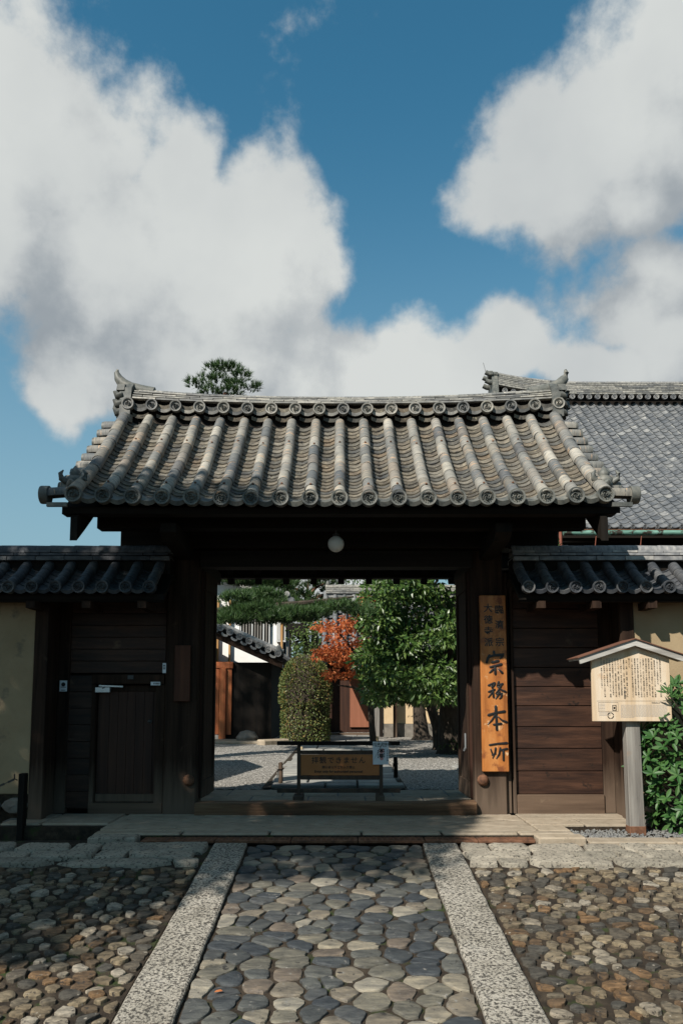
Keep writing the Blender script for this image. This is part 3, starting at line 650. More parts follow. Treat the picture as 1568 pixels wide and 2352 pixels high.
    st_ = 1.668 if s > 0 else 1.715
    xs = [s*(st_ + .2095*i) for i in range(11)]
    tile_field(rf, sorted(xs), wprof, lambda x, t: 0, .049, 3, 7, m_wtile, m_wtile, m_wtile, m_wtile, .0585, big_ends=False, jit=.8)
    xe = 4.2
    MB().box(*sorted((s*1.62, s*6.2)), 7.46, 7.64, 2.25, 2.40).build('ridge_core', m_black, rf)
    for j, (y, z, h) in enumerate([(7.40,2.375,.04), (7.445,2.43,.024), (7.462,2.459,.024)]):
        noshi(rf, *sorted((s*1.62, s*xe)), y, 15.1-y, z, h, .245 if j else .27, .1*(j % 2)+.03, m_wtile if s < 0 else m_ridge_w, lambda x: 0)
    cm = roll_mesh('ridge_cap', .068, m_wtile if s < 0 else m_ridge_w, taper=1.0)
    for i in range(11):
        x = s*(1.62 + i*.235)
        inst('ridge_cap', cm, rf, Matrix.Translation((x if s > 0 else x-.235, 7.55, 2.475)) @ Matrix.Rotation(R(random.uniform(-.6,.6)), 4, 'Y') @ Matrix.Rotation(R(-90), 4, 'Z') @ Matrix.Diagonal((1,.235,1,1)))
    MB().box(*sorted((s*1.62, s*6.2)), 7.16, 7.25, 1.955, 2.01).build('eave_beam', m_blackx, w)
    for x in (1.75, 2.25, 2.75, 3.4):
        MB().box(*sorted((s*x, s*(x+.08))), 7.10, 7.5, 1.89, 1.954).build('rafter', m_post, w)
    return w
m_sillr = wood('pale_worn_rail', (.055,.034,.022), (.13,.086,.057), 'x', spots=[((.20,.145,.095),6,.62,.2)])
m_ridge_w = mat('grey_wall_ridge_tile', [(.10,.105,.11),(.20,.20,.20),(.33,.32,.30)], scale=10, rnd='obj', rcols=[(.6,.62,.65),(1.1,1.08,1.05),(.85,.86,.88),(1.4,1.35,1.25)], rough=.55, bump=.3)
wing(-1); wing(1)

# ------------------------------------------------------------------ ground
def gz(Y):
    return -.06 - .097*(6.42 - Y) if Y > 1.9 else -.06 - .097*(6.42 - 1.9)
def sheet(name, x0, x1, ys, zf, m, kind='structure', nx=1):
    xs = [x0 + (x1-x0)*i/nx for i in range(nx+1)]; vv = [(x, y, zf(y)) for y in ys for x in xs]; k = nx+1
    ff = [(j*k+i, j*k+i+1, (j+1)*k+i+1, (j+1)*k+i) for j in range(len(ys)-1) for i in range(nx)]
    o = MB().add(vv, ff).build(name, m); o['kind'] = kind; return o
ground = sheet('ground', -600, 600, [-600, -100, -20, 0, 1.9, 3, 4.2, 5.3, 6.42, 6.6, 40, 900],
               lambda y: gz(y) - .012 if y < 6.43 else (-.13 if y < 7 else -.16), m_dirt)
def clip(poly, a, b, c):                                        # keep a*x + b*y <= c
    out = []; n = len(poly)
    for i in range(n):
        p, q = poly[i], poly[(i+1) % n]; dp = a*p[0]+b*p[1]-c; dq = a*q[0]+b*q[1]-c
        if dp <= 0: out.append(p)
        if dp*dq < 0:
            t = dp/(dp-dq); out.append((p[0]+(q[0]-p[0])*t, p[1]+(q[1]-p[1])*t))
    return out
def cells(sites, rect, it=2):
    x0, y0, x1, y1 = rect; box = [(x0,y0),(x1,y0),(x1,y1),(x0,y1)]
    for k in range(it+1):
        A = np.array(sites); res = []
        for i, s in enumerate(sites):
            d = ((A - A[i])**2).sum(1); idx = np.argsort(d)[1:22]; poly = box
            for j in idx:
                q = sites[j]; a, b = q[0]-s[0], q[1]-s[1]
                poly = clip(poly, a, b, (q[0]**2+q[1]**2-s[0]**2-s[1]**2)/2)
                if len(poly) < 3: break
            res.append(poly)
        if k < it:
            ns = []
            for s, p in zip(sites, res):
                if len(p) < 3: ns.append(s); continue
                cx = sum(q[0] for q in p)/len(p); cy = sum(q[1] for q in p)/len(p); ns.append((s[0]*.4+cx*.6, s[1]*.4+cy*.6))
            sites = ns
    return res
def radial(poly, n, sm):
    cx = sum(p[0] for p in poly)/len(poly); cy = sum(p[1] for p in poly)/len(poly); r = []
    for k in range(n):
        a = 2*math.pi*k/n; d = (math.cos(a), math.sin(a)); best = 9
        for i in range(len(poly)):
            p, q = poly[i], poly[(i+1) % len(poly)]
            ex, ey = q[0]-p[0], q[1]-p[1]; den = d[0]*ey - d[1]*ex
            if abs(den) < 1e-9: continue
            t = ((p[0]-cx)*ey - (p[1]-cy)*ex)/den
            u = ((p[0]-cx)*d[1] - (p[1]-cy)*d[0])/den
            if t > 0 and -1e-6 <= u <= 1+1e-6: best = min(best, t)
        r.append(best)
    for _ in range(sm): r = [min(r[k], .25*r[k-1] + .5*r[k] + .25*r[(k+1) % n]) for k in range(n)]
    return cx, cy, r
def stone_geo(poly, shrink, h, zf, n=16, sm=2, rough=.05, flat=.8, gap=.008, tilt=.05):
    cx, cy, r = radial(poly, n, sm); ph = [random.uniform(0, 6.28) for _ in range(3)]
    r = [max(.010, x*shrink*(1 + rough*(math.sin(2*2*math.pi*k/n+ph[0]) + .6*math.sin(5*2*math.pi*k/n+ph[1]) + random.uniform(-.7,.7))) - gap) for k, x in enumerate(r)]
    tx, ty = random.uniform(-tilt,tilt), random.uniform(-tilt,tilt); vv = []
    for f, z, jz in ((1.03, -.03, 0), (1.0, h*.62, .05), (.972, h*.90, .06), (flat, h, .05), (flat*.5, h*1.0, .07)):
        for k in range(n):
            a = 2*math.pi*k/n; q = f + (random.uniform(-.02,.02) if f < .99 else 0); dx, dy = r[k]*q*math.cos(a), r[k]*q*math.sin(a)
            zz = z + ((dx*tx + dy*ty) + random.uniform(-1,1)*h*jz if z > 0 else 0)
            vv.append((cx+dx, cy+dy, zf(cy+dy) - .012 + zz))
    vv.append((cx, cy, zf(cy) - .012 + h*1.03))
    ff = [(i*n+k, i*n+(k+1) % n, (i+1)*n+(k+1) % n, (i+1)*n+k) for i in range(4) for k in range(n)] + [(4*n+k, 4*n+(k+1) % n, 5*n) for k in range(n)]
    return vv, ff, sum(r)/n
def stone_set(parent, polys, name, m, mi, hr, shrink, cap=300, vis=None, **k):
    geo = []
    for p in polys:
        if len(p) < 3: continue
        v, f, rr = stone_geo(p, random.uniform(*shrink), random.uniform(*hr), gz, **k)
        geo.append((rr / max(.5, v[-1][1]) * (1 if vis is None or vis(v[-1]) else .01), v, f))
    geo.sort(key=lambda g: -g[0])
    for g in geo[:cap]:
        MB().add(g[1], g[2]).build(name, m, parent, smooth=True, ang=36)
    if len(geo) > cap:
        b = MB()
        for g in geo[cap:]: b.add(g[1], g[2])
        b.build('small_' + name + '_fill', mi, parent, smooth=True, ang=36, kind='stuff')
def jitter(rect, s, j=.42, sy=1.0, keep=1.0):
    x0, y0, x1, y1 = rect; out = []; ny = max(1, round((y1-y0)/(s*sy)))
    for b in range(ny):
        nx = max(1, round((x1-x0)/s))
        for a in range(nx):
            if random.random() > keep: continue
            out.append((x0 + (a+.5+(.25 if b % 2 else -.25)+random.uniform(-j,j))*(x1-x0)/nx, y0 + (b+.5+random.uniform(-j,j))*(y1-y0)/ny))
    return [(min(max(x, x0+.01), x1-.01), min(max(y, y0+.01), y1-.01)) for x, y in out]
PL, PR = -.735, .632
NEAR = 3.30
path = sheet('path', PL - .27, PR + .285, [NEAR-1.2, NEAR, 4.2, 5.3, 6.40], lambda y: gz(y) - .006, m_dirt)
rc = (PL + .006, NEAR, PR - .006, 6.395)
sites = jitter(rc, .205, .50, .50)
stone_set(path, cells(sites, rc, 1), 'cobble', m_path, m_path, (.015, .021), (.92, .99), n=18, sm=1, rough=.05, flat=.91, gap=.005)
# granite edging of the path, each slab a part
def slabs(x0, x1, joints):
    for a, b in zip(joints, joints[1:]):
        n = 10; dz = random.uniform(-.003, .003); b_ = MB(); vv = []
        rows = [a + .006 + (b-a-.012)*i/n for i in range(n+1)]
        w0 = [random.uniform(-.004,.004) for _ in rows]; w1 = [random.uniform(-.004,.004) for _ in rows]
        for y, p, q in zip(rows, w0, w1):
            z = gz(y) + .022 + dz
            vv += [(x0+p, y, z-.07), (x0+p, y, z-.008), (x0+p+.010, y, z), (x1+q-.010, y, z), (x1+q, y, z-.008), (x1+q, y, z-.07)]
        ff = [(i*6+k, i*6+k+1, (i+1)*6+k+1, (i+1)*6+k) for i in range(n) for k in range(5)] + [(0,1,2,3,4,5), tuple(n*6+k for k in (5,4,3,2,1,0))]
        b_.add(vv, ff).build('granite_slab', m_granite, path, smooth=True, ang=30)
yl = [atz(500, v, -.2).y for v in (2352,)]
slabs(PL - .262, PL - .002, [2.4, 3.62, 4.98, 6.395])
slabs(PR + .002, PR + .272, [2.5, 3.95, 5.02, 6.395])
# hewn granite border in front of the platform, on both sides of the path
def border(x0, x1, name):
    bd = sheet(name, x0, x1, [5.86, 6.1, 6.44], lambda y: gz(y) - .009, m_dirt)
    rows = [(5.875, 6.02), (6.03, 6.19), (6.20, 6.405)]
    for ri, (a, b) in enumerate(rows):
        x = x0 + .01
        while x < x1 - .02:
            wd = random.choice([.22,.3,.42,.62,.85]) if ri != 1 else random.choice([.16,.24,.32,.5]); wd = min(wd, x1-.01-x)
            if wd < .07: break
            sk = random.uniform(-.06,.06); sk2 = random.uniform(-.06,.06)
            poly = [(x+sk*.4, a+random.uniform(-.012,.012)), (x+wd*.5, a+random.uniform(-.015,.01)), (x+wd-.012+sk2*.4, a+random.uniform(-.012,.012)),
                    (x+wd-.012-sk2*.4, b+random.uniform(-.012,.012)), (x+wd*.45, b+random.uniform(-.01,.015)), (x-sk*.4, b+random.uniform(-.012,.012))]
            v, f, rr = stone_geo(poly, 1.0, random.uniform(.028,.042), gz, n=24, sm=0, rough=.008, flat=.93, gap=.006)
            MB().add(v, f).build('hewn_stone', m_hewn, bd, smooth=True, ang=40); x += wd
border(-4.2, PL - .275, 'stone_border'); border(PR + .285, 4.2, 'stone_border')
# rougher cobbles either side
def yard(x0, x1, far):
    rect = (x0, NEAR, x1, 5.855)
    o = sheet('cobbled_ground', x0, x1, [NEAR-1, NEAR, 4.5, 5.858], lambda y: gz(y) - .009, m_dirt)
    s_ = jitter(rect, .138, .60, .50, .97)
    pol = cells(s_, rect, 1)
    stone_set(o, pol, 'cobble', m_side, m_side_i, (.0135, .0215), (.62, .97), vis=lambda p: abs(p[0])/max(p[1],.1) < .46, n=14, sm=1, rough=.08, flat=.87, gap=.003, tilt=.10)
yard(-3.05, PL - .285, 0); yard(PR + .295, 3.05, 0)
# kerb, iron drain covers and paved platform
platform = MB().box(-2.02, 1.9, 6.605, 7.02, -.14, -.018).build('platform', m_dirt); platform['kind'] = 'structure'
platform2 = MB().box(-2.98, 2.62, 7.03, 7.84, -.14, -.018).build('platform', m_dirt); platform2['kind'] = 'structure'
def flag(parent, poly, z, th, m, name='paving_stone', bev=.006):
    g = .007; cx = sum(p[0] for p in poly)/len(poly); cy = sum(p[1] for p in poly)/len(poly)
    pts = []
    for p in poly:
        d = math.hypot(p[0]-cx, p[1]-cy); k = max(.2, 1 - g*1.3/max(d, .02)); pts.append((cx+(p[0]-cx)*k, cy+(p[1]-cy)*k))
    dz = random.uniform(-.0025,.0025)
    return MB().prism(pts, 'z', z - th, z + dz).build(name, m, parent, bev=bev)
x = -2.02
while x < 1.9:                                                  # long front stones of the platform
    wd = min(random.uniform(.55,.85), 1.9-x)
    flag(platform, [(x,6.605),(x+wd,6.605),(x+wd,6.74),(x,6.74)], 0, .13, m_pave, 'edge_stone', .012); x += wd
S = .46
for i in range(-14, 14):
    for j in range(-14, 14):
        cx_, cy_ = (i + j)*S*.80, 7.1 + (i - j)*S*.42
        poly = [(cx_-S*.80,cy_),(cx_,cy_-S*.42),(cx_+S*.80,cy_),(cx_,cy_+S*.42)]
        for a, b, c in ((-1,0,2.02),(1,0,1.62),(0,-1,-6.745),(0,1,7.58)): poly = clip(poly, a, b, c) if len(poly) >= 3 else poly
        if len(poly) >= 3:
            ar = abs(sum(poly[k][0]*poly[(k+1) % len(poly)][1]-poly[(k+1) % len(poly)][0]*poly[k][1] for k in range(len(poly))))/2
            if ar > .006: flag(platform, poly, 0, .05, m_pave, bev=.003)
for x0, x1, y0, y1 in ((1.63,1.9,6.745,7.02),(1.63,2.1,7.03,7.40),(2.105,2.62,7.03,7.40),(1.63,2.62,7.405,7.70)):
    flag(platform2, [(x0,y0),(x1,y0),(x1,y1),(x0,y1)], 0, .09, m_pave)
x = -2.98
for wd in (.36, .60): flag(platform2, [(x,7.10),(x+wd-.004,7.10),(x+wd-.004,7.70),(x,7.70)], 0, .14, m_pave, 'edge_stone', .012); x += wd
for x0, x1 in ((-2.0,-1.2),(-1.2,-.3),(-.3,.7),(.7,1.6)): flag(platform2, [(x0,7.585),(x1,7.585),(x1,7.84),(x0,7.84)], -.002, .05, m_pave)
k = MB().box(1.55, 1.93, 6.425, 6.60, -.13, -.004).build('kerb_stone', m_pave, platform, bev=.012)
MB().box(-2.0, -1.62, 6.425, 6.60, -.13, -.004).build('kerb_stone', m_hewn, platform, bev=.012)
kerb = MB().box(1.94, 6, 6.60, 6.61, -.16, -.055).build('kerb', m_pave); kerb['kind'] = 'structure'
x = 1.94
while x < 3.6:
    MB().box(x+.003, x+.68, 6.39, 6.597, -.16, -.030+random.uniform(-.004,.004)).build('kerb_stone', m_pave, kerb, bev=.010); x += .685
gx = [-1.585, -1.0, -.40, .13, .66, 1.08, 1.53]
for i, (a, b) in enumerate(zip(gx, gx[1:])):
    where = ['furthest left', 'second from the left', 'third from the left', 'fourth from the left', 'second from the right', 'furthest right'][i]
    g = MB().box(a+.004, b-.004, 6.43, 6.592, -.05, -.030).build('drain_cover', m_rust, bev=.003)
    tag(g, 'rusty slotted iron drain cover at the platform edge, ' + where, 'drain cover', 'iron drain covers along the platform edge')
    sl_ = MB()
    for yy in (6.46, 6.50, 6.54, 6.575):
        nn = int((b-a)/.045)
        for q in range(nn):
            xx = a + .02 + q*.045; sl_.box(xx, xx+.030, yy-.006, yy+.006, -.0302, -.0262)
    sl_.build('tread_bars', m_rust, g, kind='stuff')
# loose gravel beside the platform
gb = MB()
for i in range(900):
    x, y = random.uniform(1.93, 3.3), random.uniform(6.62, 7.02)
    if x < 2.3 and random.random() < .3: y = random.uniform(6.62, 6.85)
    r = random.uniform(.007,.017); z = -.052 + random.uniform(0,.012)
    vv = [(x+r*math.cos(a)*random.uniform(.8,1.3), y+r*math.sin(a)*random.uniform(.8,1.2), z) for a in (0,1.26,2.5,3.77,5.0)]
    gb.add(vv + [(x, y, z+r*.8), (x, y, z-r*.5)], [(k, (k+1) % 5, 5) for k in range(5)] + [((k+1) % 5, k, 6) for k in range(5)])
g = gb.build('gravel', m_pebble); tag(g, 'grey pebbles between the paved platform and the wall foot', 'gravel', kind='stuff')
gp = sheet('gravel_bed', 1.93, 6.2, [6.612, 7.34], lambda y: -.058, m_dirt)

# ------------------------------------------------------------------ courtyard floor
cys = [7.85, 9.6]
porch = sheet('porch_floor', -3.2, 3.2, [7.84, 9.62], lambda y: -.006, mat('porch_stone', [(.10,.10,.10),(.17,.17,.165)], scale=6, rough=.9, bump=.4))
for i in range(6):
    for j in range(3):
        x0, y0 = -1.9 + i*.62 + (j % 2)*.3, 7.86 + j*.585
        flag(porch, [(x0,y0),(x0+.615,y0),(x0+.615,y0+.58),(x0,y0+.58)], 0, .04, m_pave, 'floor_stone', .003)
def gravel_court():
    xs = np.arange(-7, 6.01, .045); ys = np.concatenate([np.arange(9.62, 16, .045), np.arange(16, 27, .12)])
    X, Y = np.meshgrid(xs, ys); ph = (X*1.0 + Y*.55)/.135
    Z = .012*np.abs(np.sin(ph*math.pi)) + rng.normal(0, .0035, X.shape)
    Z = np.where(X > .75, rng.normal(.004, .005, X.shape), Z)
    v = np.stack([X.ravel(), Y.ravel(), Z.ravel() - .004], 1); n, m = X.shape
    idx = np.arange(n*m).reshape(n, m)
    f = np.stack([idx[:-1,:-1].ravel(), idx[:-1,1:].ravel(), idx[1:,1:].ravel(), idx[1:,:-1].ravel()], 1)
    me = bpy.data.meshes.new('gravel_court'); me.from_pydata(v.tolist(), [], f.tolist()); me.materials.append(m_gravel)
    o = bpy.data.objects.new('gravel_court', me); col.objects.link(o); o['kind'] = 'structure'; return o
court = gravel_court()
sp = sheet('stone_path', -.95, .78, [9.65, 24], lambda y: .016, m_dirt)
m_slab = mat('inner_path_slab', [(.20,.20,.195),(.34,.335,.31)], scale=5, rough=.85, bump=.5, rnd='obj', rcols=[(.7,.7,.7),(1.1,1.08,1.02)])
y = 9.66
while y < 22:
    d = random.uniform(.28,.5) if y < 14 else random.uniform(.5,.8); x = -.93 + random.uniform(0,.1)
    while x < .7:
        wd = min(random.uniform(.35,.75), .76-x)
        if wd > .12: flag(sp, [(x,y),(x+wd,y),(x+wd,y+d-.01),(x,y+d-.01)], .05, .05, m_slab, 'path_slab', .008)
        x += wd + .012
    y += d + .012
st = MB().prism([(1.75,12.05),(2.9,12.0),(3.0,12.75),(2.2,12.95),(1.70,12.6)], 'z', -.05, .035).build('stepping_stone', m_slab, bev=.015); tag(st, 'flat grey stepping stone set in the gravel by the right door leaf', 'stepping stone')

fl = MB().add([(-.60,3.93,0),(-.592,3.943,.004),(-.572,3.948,.006),(-.560,3.938,.002),(-.575,3.928,.004)], [(0,4,3,2,1)])
fl.v = [(x, y, gz(y) + .014 + z) for x, y, z in fl.v]
o = fl.build('fallen_leaf', l_maple); tag(o, 'single small orange leaf lying on the cobbled path near the left granite edging', 'fallen leaf')

# ------------------------------------------------------------------ lettering and notices
# name board on the right post
nbx0, nbx1 = at(1104,1560,7.60).x, at(1164.5,1560,7.60).x
nbz0, nbz1 = at(1135,1773,7.60).z, at(1135,1367,7.60).z
nbd = thing('name_board', ((nbx0+nbx1)/2, 7.62, nbz0), 'tall orange brown wooden name board with black carved brush characters on the right gate post', 'sign board')
MB().box(nbx0, nbx1, 7.602, 7.648, nbz0, nbz1).build('board', m_board, nbd, bev=.006)
BW = nbx1 - nbx0
def strokes(chars_px, name, parent, Yf, m, fx, fy):
    k = 0
    b = MB()
    for s in chars_px:
        pts = [(fx(p[0]), fy(p[1])) for p in s]; W = [p[2]*fs for p in s]
        L_ = []; R_ = []; n = len(pts); C_ = []
        fine = []
        for i in range(n-1):
            for t in (0, .5):
                fine.append(tuple(a + (c-a)*t for a, c in zip((*pts[i], W[i]), (*pts[i+1], W[i+1]))))
        fine.append((*pts[-1], W[-1]))
        # rounded ends
        def unit(a, c): d = math.hypot(c[0]-a[0], c[1]-a[1]) or 1; return ((c[0]-a[0])/d, (c[1]-a[1])/d)
        u0 = unit(fine[1], fine[0]); u1 = unit(fine[-2], fine[-1])
        fine = [(fine[0][0]+u0[0]*fine[0][2]*.45, fine[0][1]+u0[1]*fine[0][2]*.45, fine[0][2]*.45)] + fine + [(fine[-1][0]+u1[0]*fine[-1][2]*.45, fine[-1][1]+u1[1]*fine[-1][2]*.45, fine[-1][2]*.45)]
        n = len(fine); vv = []; z0 = Yf - k*.0002; k += 1
        for i, (x, z, w) in enumerate(fine):
            d = unit(fine[max(0,i-1)], fine[min(n-1,i+1)]); nx, nz = -d[1]*w/2, d[0]*w/2
            h = .007 if 0 < i < n-1 else .002
            vv += [(x-nx, z0+.004, z-nz), (x-nx*.8, z0-h*.7, z-nz*.8), (x, z0-h, z), (x+nx*.8, z0-h*.7, z+nz*.8), (x+nx, z0+.004, z+nz)]
        ff = [(i*5+q, i*5+q+1, (i+1)*5+q+1, (i+1)*5+q) for i in range(n-1) for q in range(4)] + [(0,1,2,3,4), tuple((n-1)*5+q for q in range(5))]
        b.add(vv, ff)
    return b.build(name, m, parent, smooth=True, ang=50)
fs = BW/370
c1 = [[(302,930,38),(306,985,36)], [(238,985,40),(215,1030,40),(200,1085,36)], [(228,1008,34),(300,985,38),(438,975,48),(400,1015,30),(380,1030,10)],
      [(272,1085,34),(360,1062,38)], [(248,1150,30),(330,1132,32),(400,1112,40)], [(312,1150,36),(316,1255,36)], [(285,1185,26),(255,1215,28),(228,1235,10)], [(360,1182,18),(410,1235,42)]]
c2 = [[(220,1418,34),(300,1382,34)], [(306,1388,34),(285,1425,32),(262,1455,14)], [(255,1428,22),(275,1462,26)], [(218,1510,28),(300,1478,32)], [(276,1480,30),(284,1590,32)], [(268,1515,22),(212,1590,16)],
      [(358,1368,32),(335,1430,22)], [(340,1415,24),(412,1395,30)], [(402,1395,28),(360,1475,24),(310,1535,12)], [(345,1440,20),(395,1485,28),(452,1510,34)], [(330,1545,26),(402,1535,32),(385,1590,28),(360,1610,10)], [(366,1505,28),(345,1560,24),(308,1608,10)]]
c3 = [[(212,1848,44),(320,1812,34),(432,1796,44)], [(312,1725,44),(316,1850,36),(320,2060,40)], [(300,1845,28),(255,1920,26),(195,1980,10)], [(338,1868,18),(395,1925,30),(455,1950,40)], [(278,1985,30),(380,1972,36)]]
Q = lambda p: (205 + (p[0]-247)*2.27, 2235 + (p[1]-1462)*2.27, p[2])
c4 = [[Q((252,1482,30)),Q((300,1474,30)),Q((356,1470,40))], [Q((258,1508,22)),Q((268,1538,26))], [Q((288,1502,30)),Q((284,1530,28)),Q((268,1566,10))], [Q((266,1545,22)),Q((288,1536,20))],
      [Q((316,1502,30)),Q((308,1540,26)),Q((290,1568,10))], [Q((312,1516,24)),Q((356,1506,32))], [Q((334,1515,34)),Q((334,1580,30))]]
zoomx = lambda p: nbx0 + BW*(p-117)/363.0 if p < 1200 else nbx0 + BW*(p-127)/367.0
PXZ = lambda v: at(1135, (2350 + v*650/2352)/1.7417, 7.60).z
for c in (c1, c2, c3, c4): strokes(c, 'character', nbd, 7.6005, m_ink, zoomx, PXZ)
def vtext(chars, xs_, zs_, size, m, parent, Yf, off=.0, name='character', ext=.001):
    for ch, x, z in zip(chars, xs_, zs_): text(ch, size, m, parent, FACE(x, Yf, z), name, off, ext)
vtext('大徳寺派', [zoomx(232)]*4, [PXZ(v) for v in (242,408,572,735)], .088, m_ink, nbd, 7.600, .0013)
vtext('臨濟宗', [zoomx(385)]*3, [PXZ(v) for v in (262,480,732)], .088, m_ink, nbd, 7.600, .0013)
# blank board on the left post
a, b = at(399,1611,7.61), at(438,1482,7.61)
pb = MB().box(a.x, b.x, 7.61, 7.645, a.z, b.z).build('plain_board', m_redboard, bev=.004); tag(pb, 'small blank reddish wooden board hung on the left gate post', 'board')
def sticker(u0, v0, u1, v1, Y, m, label, extra=None):
    o = pxbox(u0, v0, u1, v1, Y, .004).build('sticker', m); tag(o, label, 'sticker'); 
    if extra: extra(o)
    return o
def ex1(o):
    c = at(146, 1572, 7.689); MB().lathe((c.x, 7.6898, c.z), [(.002,0),(.020,0),(.020,-.0012),(.002,-.0012)], 14, 'y').build('emblem', m_ink, o)
    pxbox(140, 1577.5, 152, 1579, 7.6885, .001).build('printed_line', m_inkf, o); pxbox(141, 1584.5, 151, 1586, 7.6885, .001).build('printed_line', m_inkf, o)
sticker(137, 1563, 155, 1588, 7.690, m_paper, 'white security sticker with round black emblem on the dark boards left of the side door', ex1)
def ex2(o):
    p = at(377.5, 1530, 7.65)
    for i, v in enumerate((1527, 1531, 1535)): pxbox(375, v, 380, v+2.2, 7.6495, .001).build('printed_mark', m_ink, o)
sticker(373.5, 1523, 382, 1546, 7.651, m_paper, 'narrow white vertical plate on the jamb by the blank board', ex2)
sticker(293.5, 1551, 307, 1560, 7.664, m_inkf, 'small faded grey label on the head over the side door')
def ex3(o):
    for u in range(353, 366, 3): pxbox(u, 1568, u+1.8, 1572, 7.6595, .001).build('printed_mark', m_inkf, o)
sticker(346.5, 1566, 368.5, 1574, 7.661, m_paper, 'wide short white label above the right corner of the side door', ex3)
# iron post and chain at the left wall
cp = thing('chain_post', (at(47,1900,7.05).x, 7.05, -.15), 'square dark post standing at the foot of the left wall, holding a chain', 'post')
p0 = at(38, 1895, 7.0); p1 = at(58, 1777, 7.0)
MB().box(p0.x, p1.x, 7.0, 7.08, -.15, p1.z).build('shaft', m_black, cp, bev=.006)
MB().tube([((p0.x+p1.x)/2-.03, 6.99, p1.z-.055), ((p0.x+p1.x)/2-.05, 6.975, p1.z-.04), ((p0.x+p1.x)/2-.05,6.97,p1.z+.0)], .006, 6).build('hook', m_iron, cp)
ch = MB(); hx = (p0.x+p1.x)/2-.05
for i in range(26):
    t0, t1 = i/26*1.1, (i+1.25)/26*1.1
    f = lambda t: Vector((hx - t, 6.972, p1.z - .045 - .16*math.sin(math.pi*min(t/1.1,1))))
    ch.bar(f(t0), f(t1), .018 if i % 2 else .006, .006 if i % 2 else .018)
chn = ch.build('chain', m_iron); tag(chn, 'dark iron chain sagging across the left wall foot from its post', 'chain')

# notice board on a post, right
KY = 6.80
kz = -.05
kp0, kp1 = at(1435,1660,KY+.05), at(1466,1660,KY+.05)
ks = thing('notice_board', ((kp0.x+kp1.x)/2, KY+.05, kz), 'small roofed notice board with long Japanese text on a grey wooden post', 'notice board')
base = at(1455,1915,KY+.05)
pb_ = MB(); zt = at(0,1500,KY).z
pb_.add([(kp0.x+.006,KY+.045,kz),(kp1.x+.02,KY+.045,kz),(kp1.x+.02,KY+.145,kz),(kp0.x+.006,KY+.145,kz),(kp0.x,KY+.045,zt),(kp1.x,KY+.045,zt),(kp1.x,KY+.145,zt),(kp0.x,KY+.145,zt)],
        [(0,3,2,1),(4,5,6,7),(0,1,5,4),(1,2,6,5),(2,3,7,6),(3,0,4,7)])
pst = pb_.build('post', m_greyw, ks, bev=.006)
MB().box(kp0.x+.003, kp1.x+.024, KY+.040, KY+.150, kz-.03, kz+.065).build('post_shoe', m_rust, ks, bev=.004)
B = lambda u, v: at(u, v, KY)
bl, br, bb = B(1359,1600).x, B(1540.5,1600).x, B(1450,1657).z
zl, zr, zp = B(1362,1523).z, B(1538,1521).z, B(1451,1489).z
MB().prism([(bl,bb),(br,bb),(br-.004,zr+.03),((bl+br)/2,zp+.03),(bl+.004,zl+.03)], 'y', KY, KY+.03).build('board', m_notice, ks, bev=.003)
MB().box(B(1357,0).x, B(1360.5,0).x, KY+.005, KY+.02, B(0,1637).z, B(0,1624).z).build('hinge', m_steel, ks)
pk = B(1451.5,1469); le = B(1323,1512); re_ = Vector((2*pk.x - le.x, KY, le.z))
m_roofb = mat('oxide_roof_sheet', [(.10,.045,.03),(.17,.08,.05)], scale=8, rough=.7, bump=.2)
for e, s in ((le, -1), (re_, 1)):
    d = Vector((e.x - pk.x, 0, e.z - pk.z)); n = Vector((-d.z*s, 0, d.x*s)).normalized()
    if n.z < 0: n = -n
    th = .052
    for nm, o0, o1, y0, y1, m in (('fascia', -th, 0, KY-.055, KY-.03, m_greyx), ('roof_board', -.02, 0, KY-.0298, KY+.25, m_greyx), ('roof_sheet', .0006, .008, KY-.07, KY+.26, m_roofb)):
        a0 = Vector((pk.x,0,pk.z)); a1 = a0 + d*(1.0 if nm != 'roof_sheet' else 1.02)
        MB().prism([((a0+n*o0).x if nm == 'roof_sheet' else pk.x, (a0.z + o0/n.z)), ((a1+n*o0).x, (a1+n*o0).z), ((a1+n*o1).x, (a1+n*o1).z), (pk.x, a0.z + o1/n.z)], 'y', y0, y1).build(nm, m, ks)
# notice text, vertical columns from right to left
COLS = ['　臨済宗大徳寺派の大本山で、広い寺域に別院','二ヶ寺と二十一の塔頭を有する。','　鎌倉末期の正和四年（一三一五）に、大燈国','師（宗峰妙超）により開創され、花園上皇と後','醍醐天皇の厚い帰依を受けた。室町時代には、','幕府の保護を辞退して在野の禅院として独自の','立場を貫いた。応仁の乱で建造物は焼失したが、','「一休さん」として親しまれている四十七世住','持の一休宗純が堺の豪商の協力を受けて復興し、','豊臣秀吉や諸大名により建造物や寺領が寄進','され、江戸時代初期に現在の建造物はほとんど','整えられた。','　三門・仏殿・法堂・経蔵・庫裏（以上いずれ','も重要文化財）・方丈（国宝）など、主要建造物','がすべて保存され、禅宗の典型的な伽藍配置','を示している。唐門（国宝）は聚楽第の遺構と','伝えられており、豪華な彫刻に飾られた桃山時','代の代表的建造物である。方丈の室内を飾る','狩野探幽の襖絵（重要文化財）をはじめ、書画、','古文書などの多くの寺宝を蔵する。','　茶祖・村田珠光、千利休など多くの茶人の帰','依を受け、茶道とのかかわりが深い。']
V_ = {'（':'︵','）':'︶','「':'﹁','」':'﹂','、':'︑','。':'︒'}
zu = lambda x: (2280 + x*451/1568)/1.7417
zv = lambda y: (2540 + y*380/1321)/1.7417
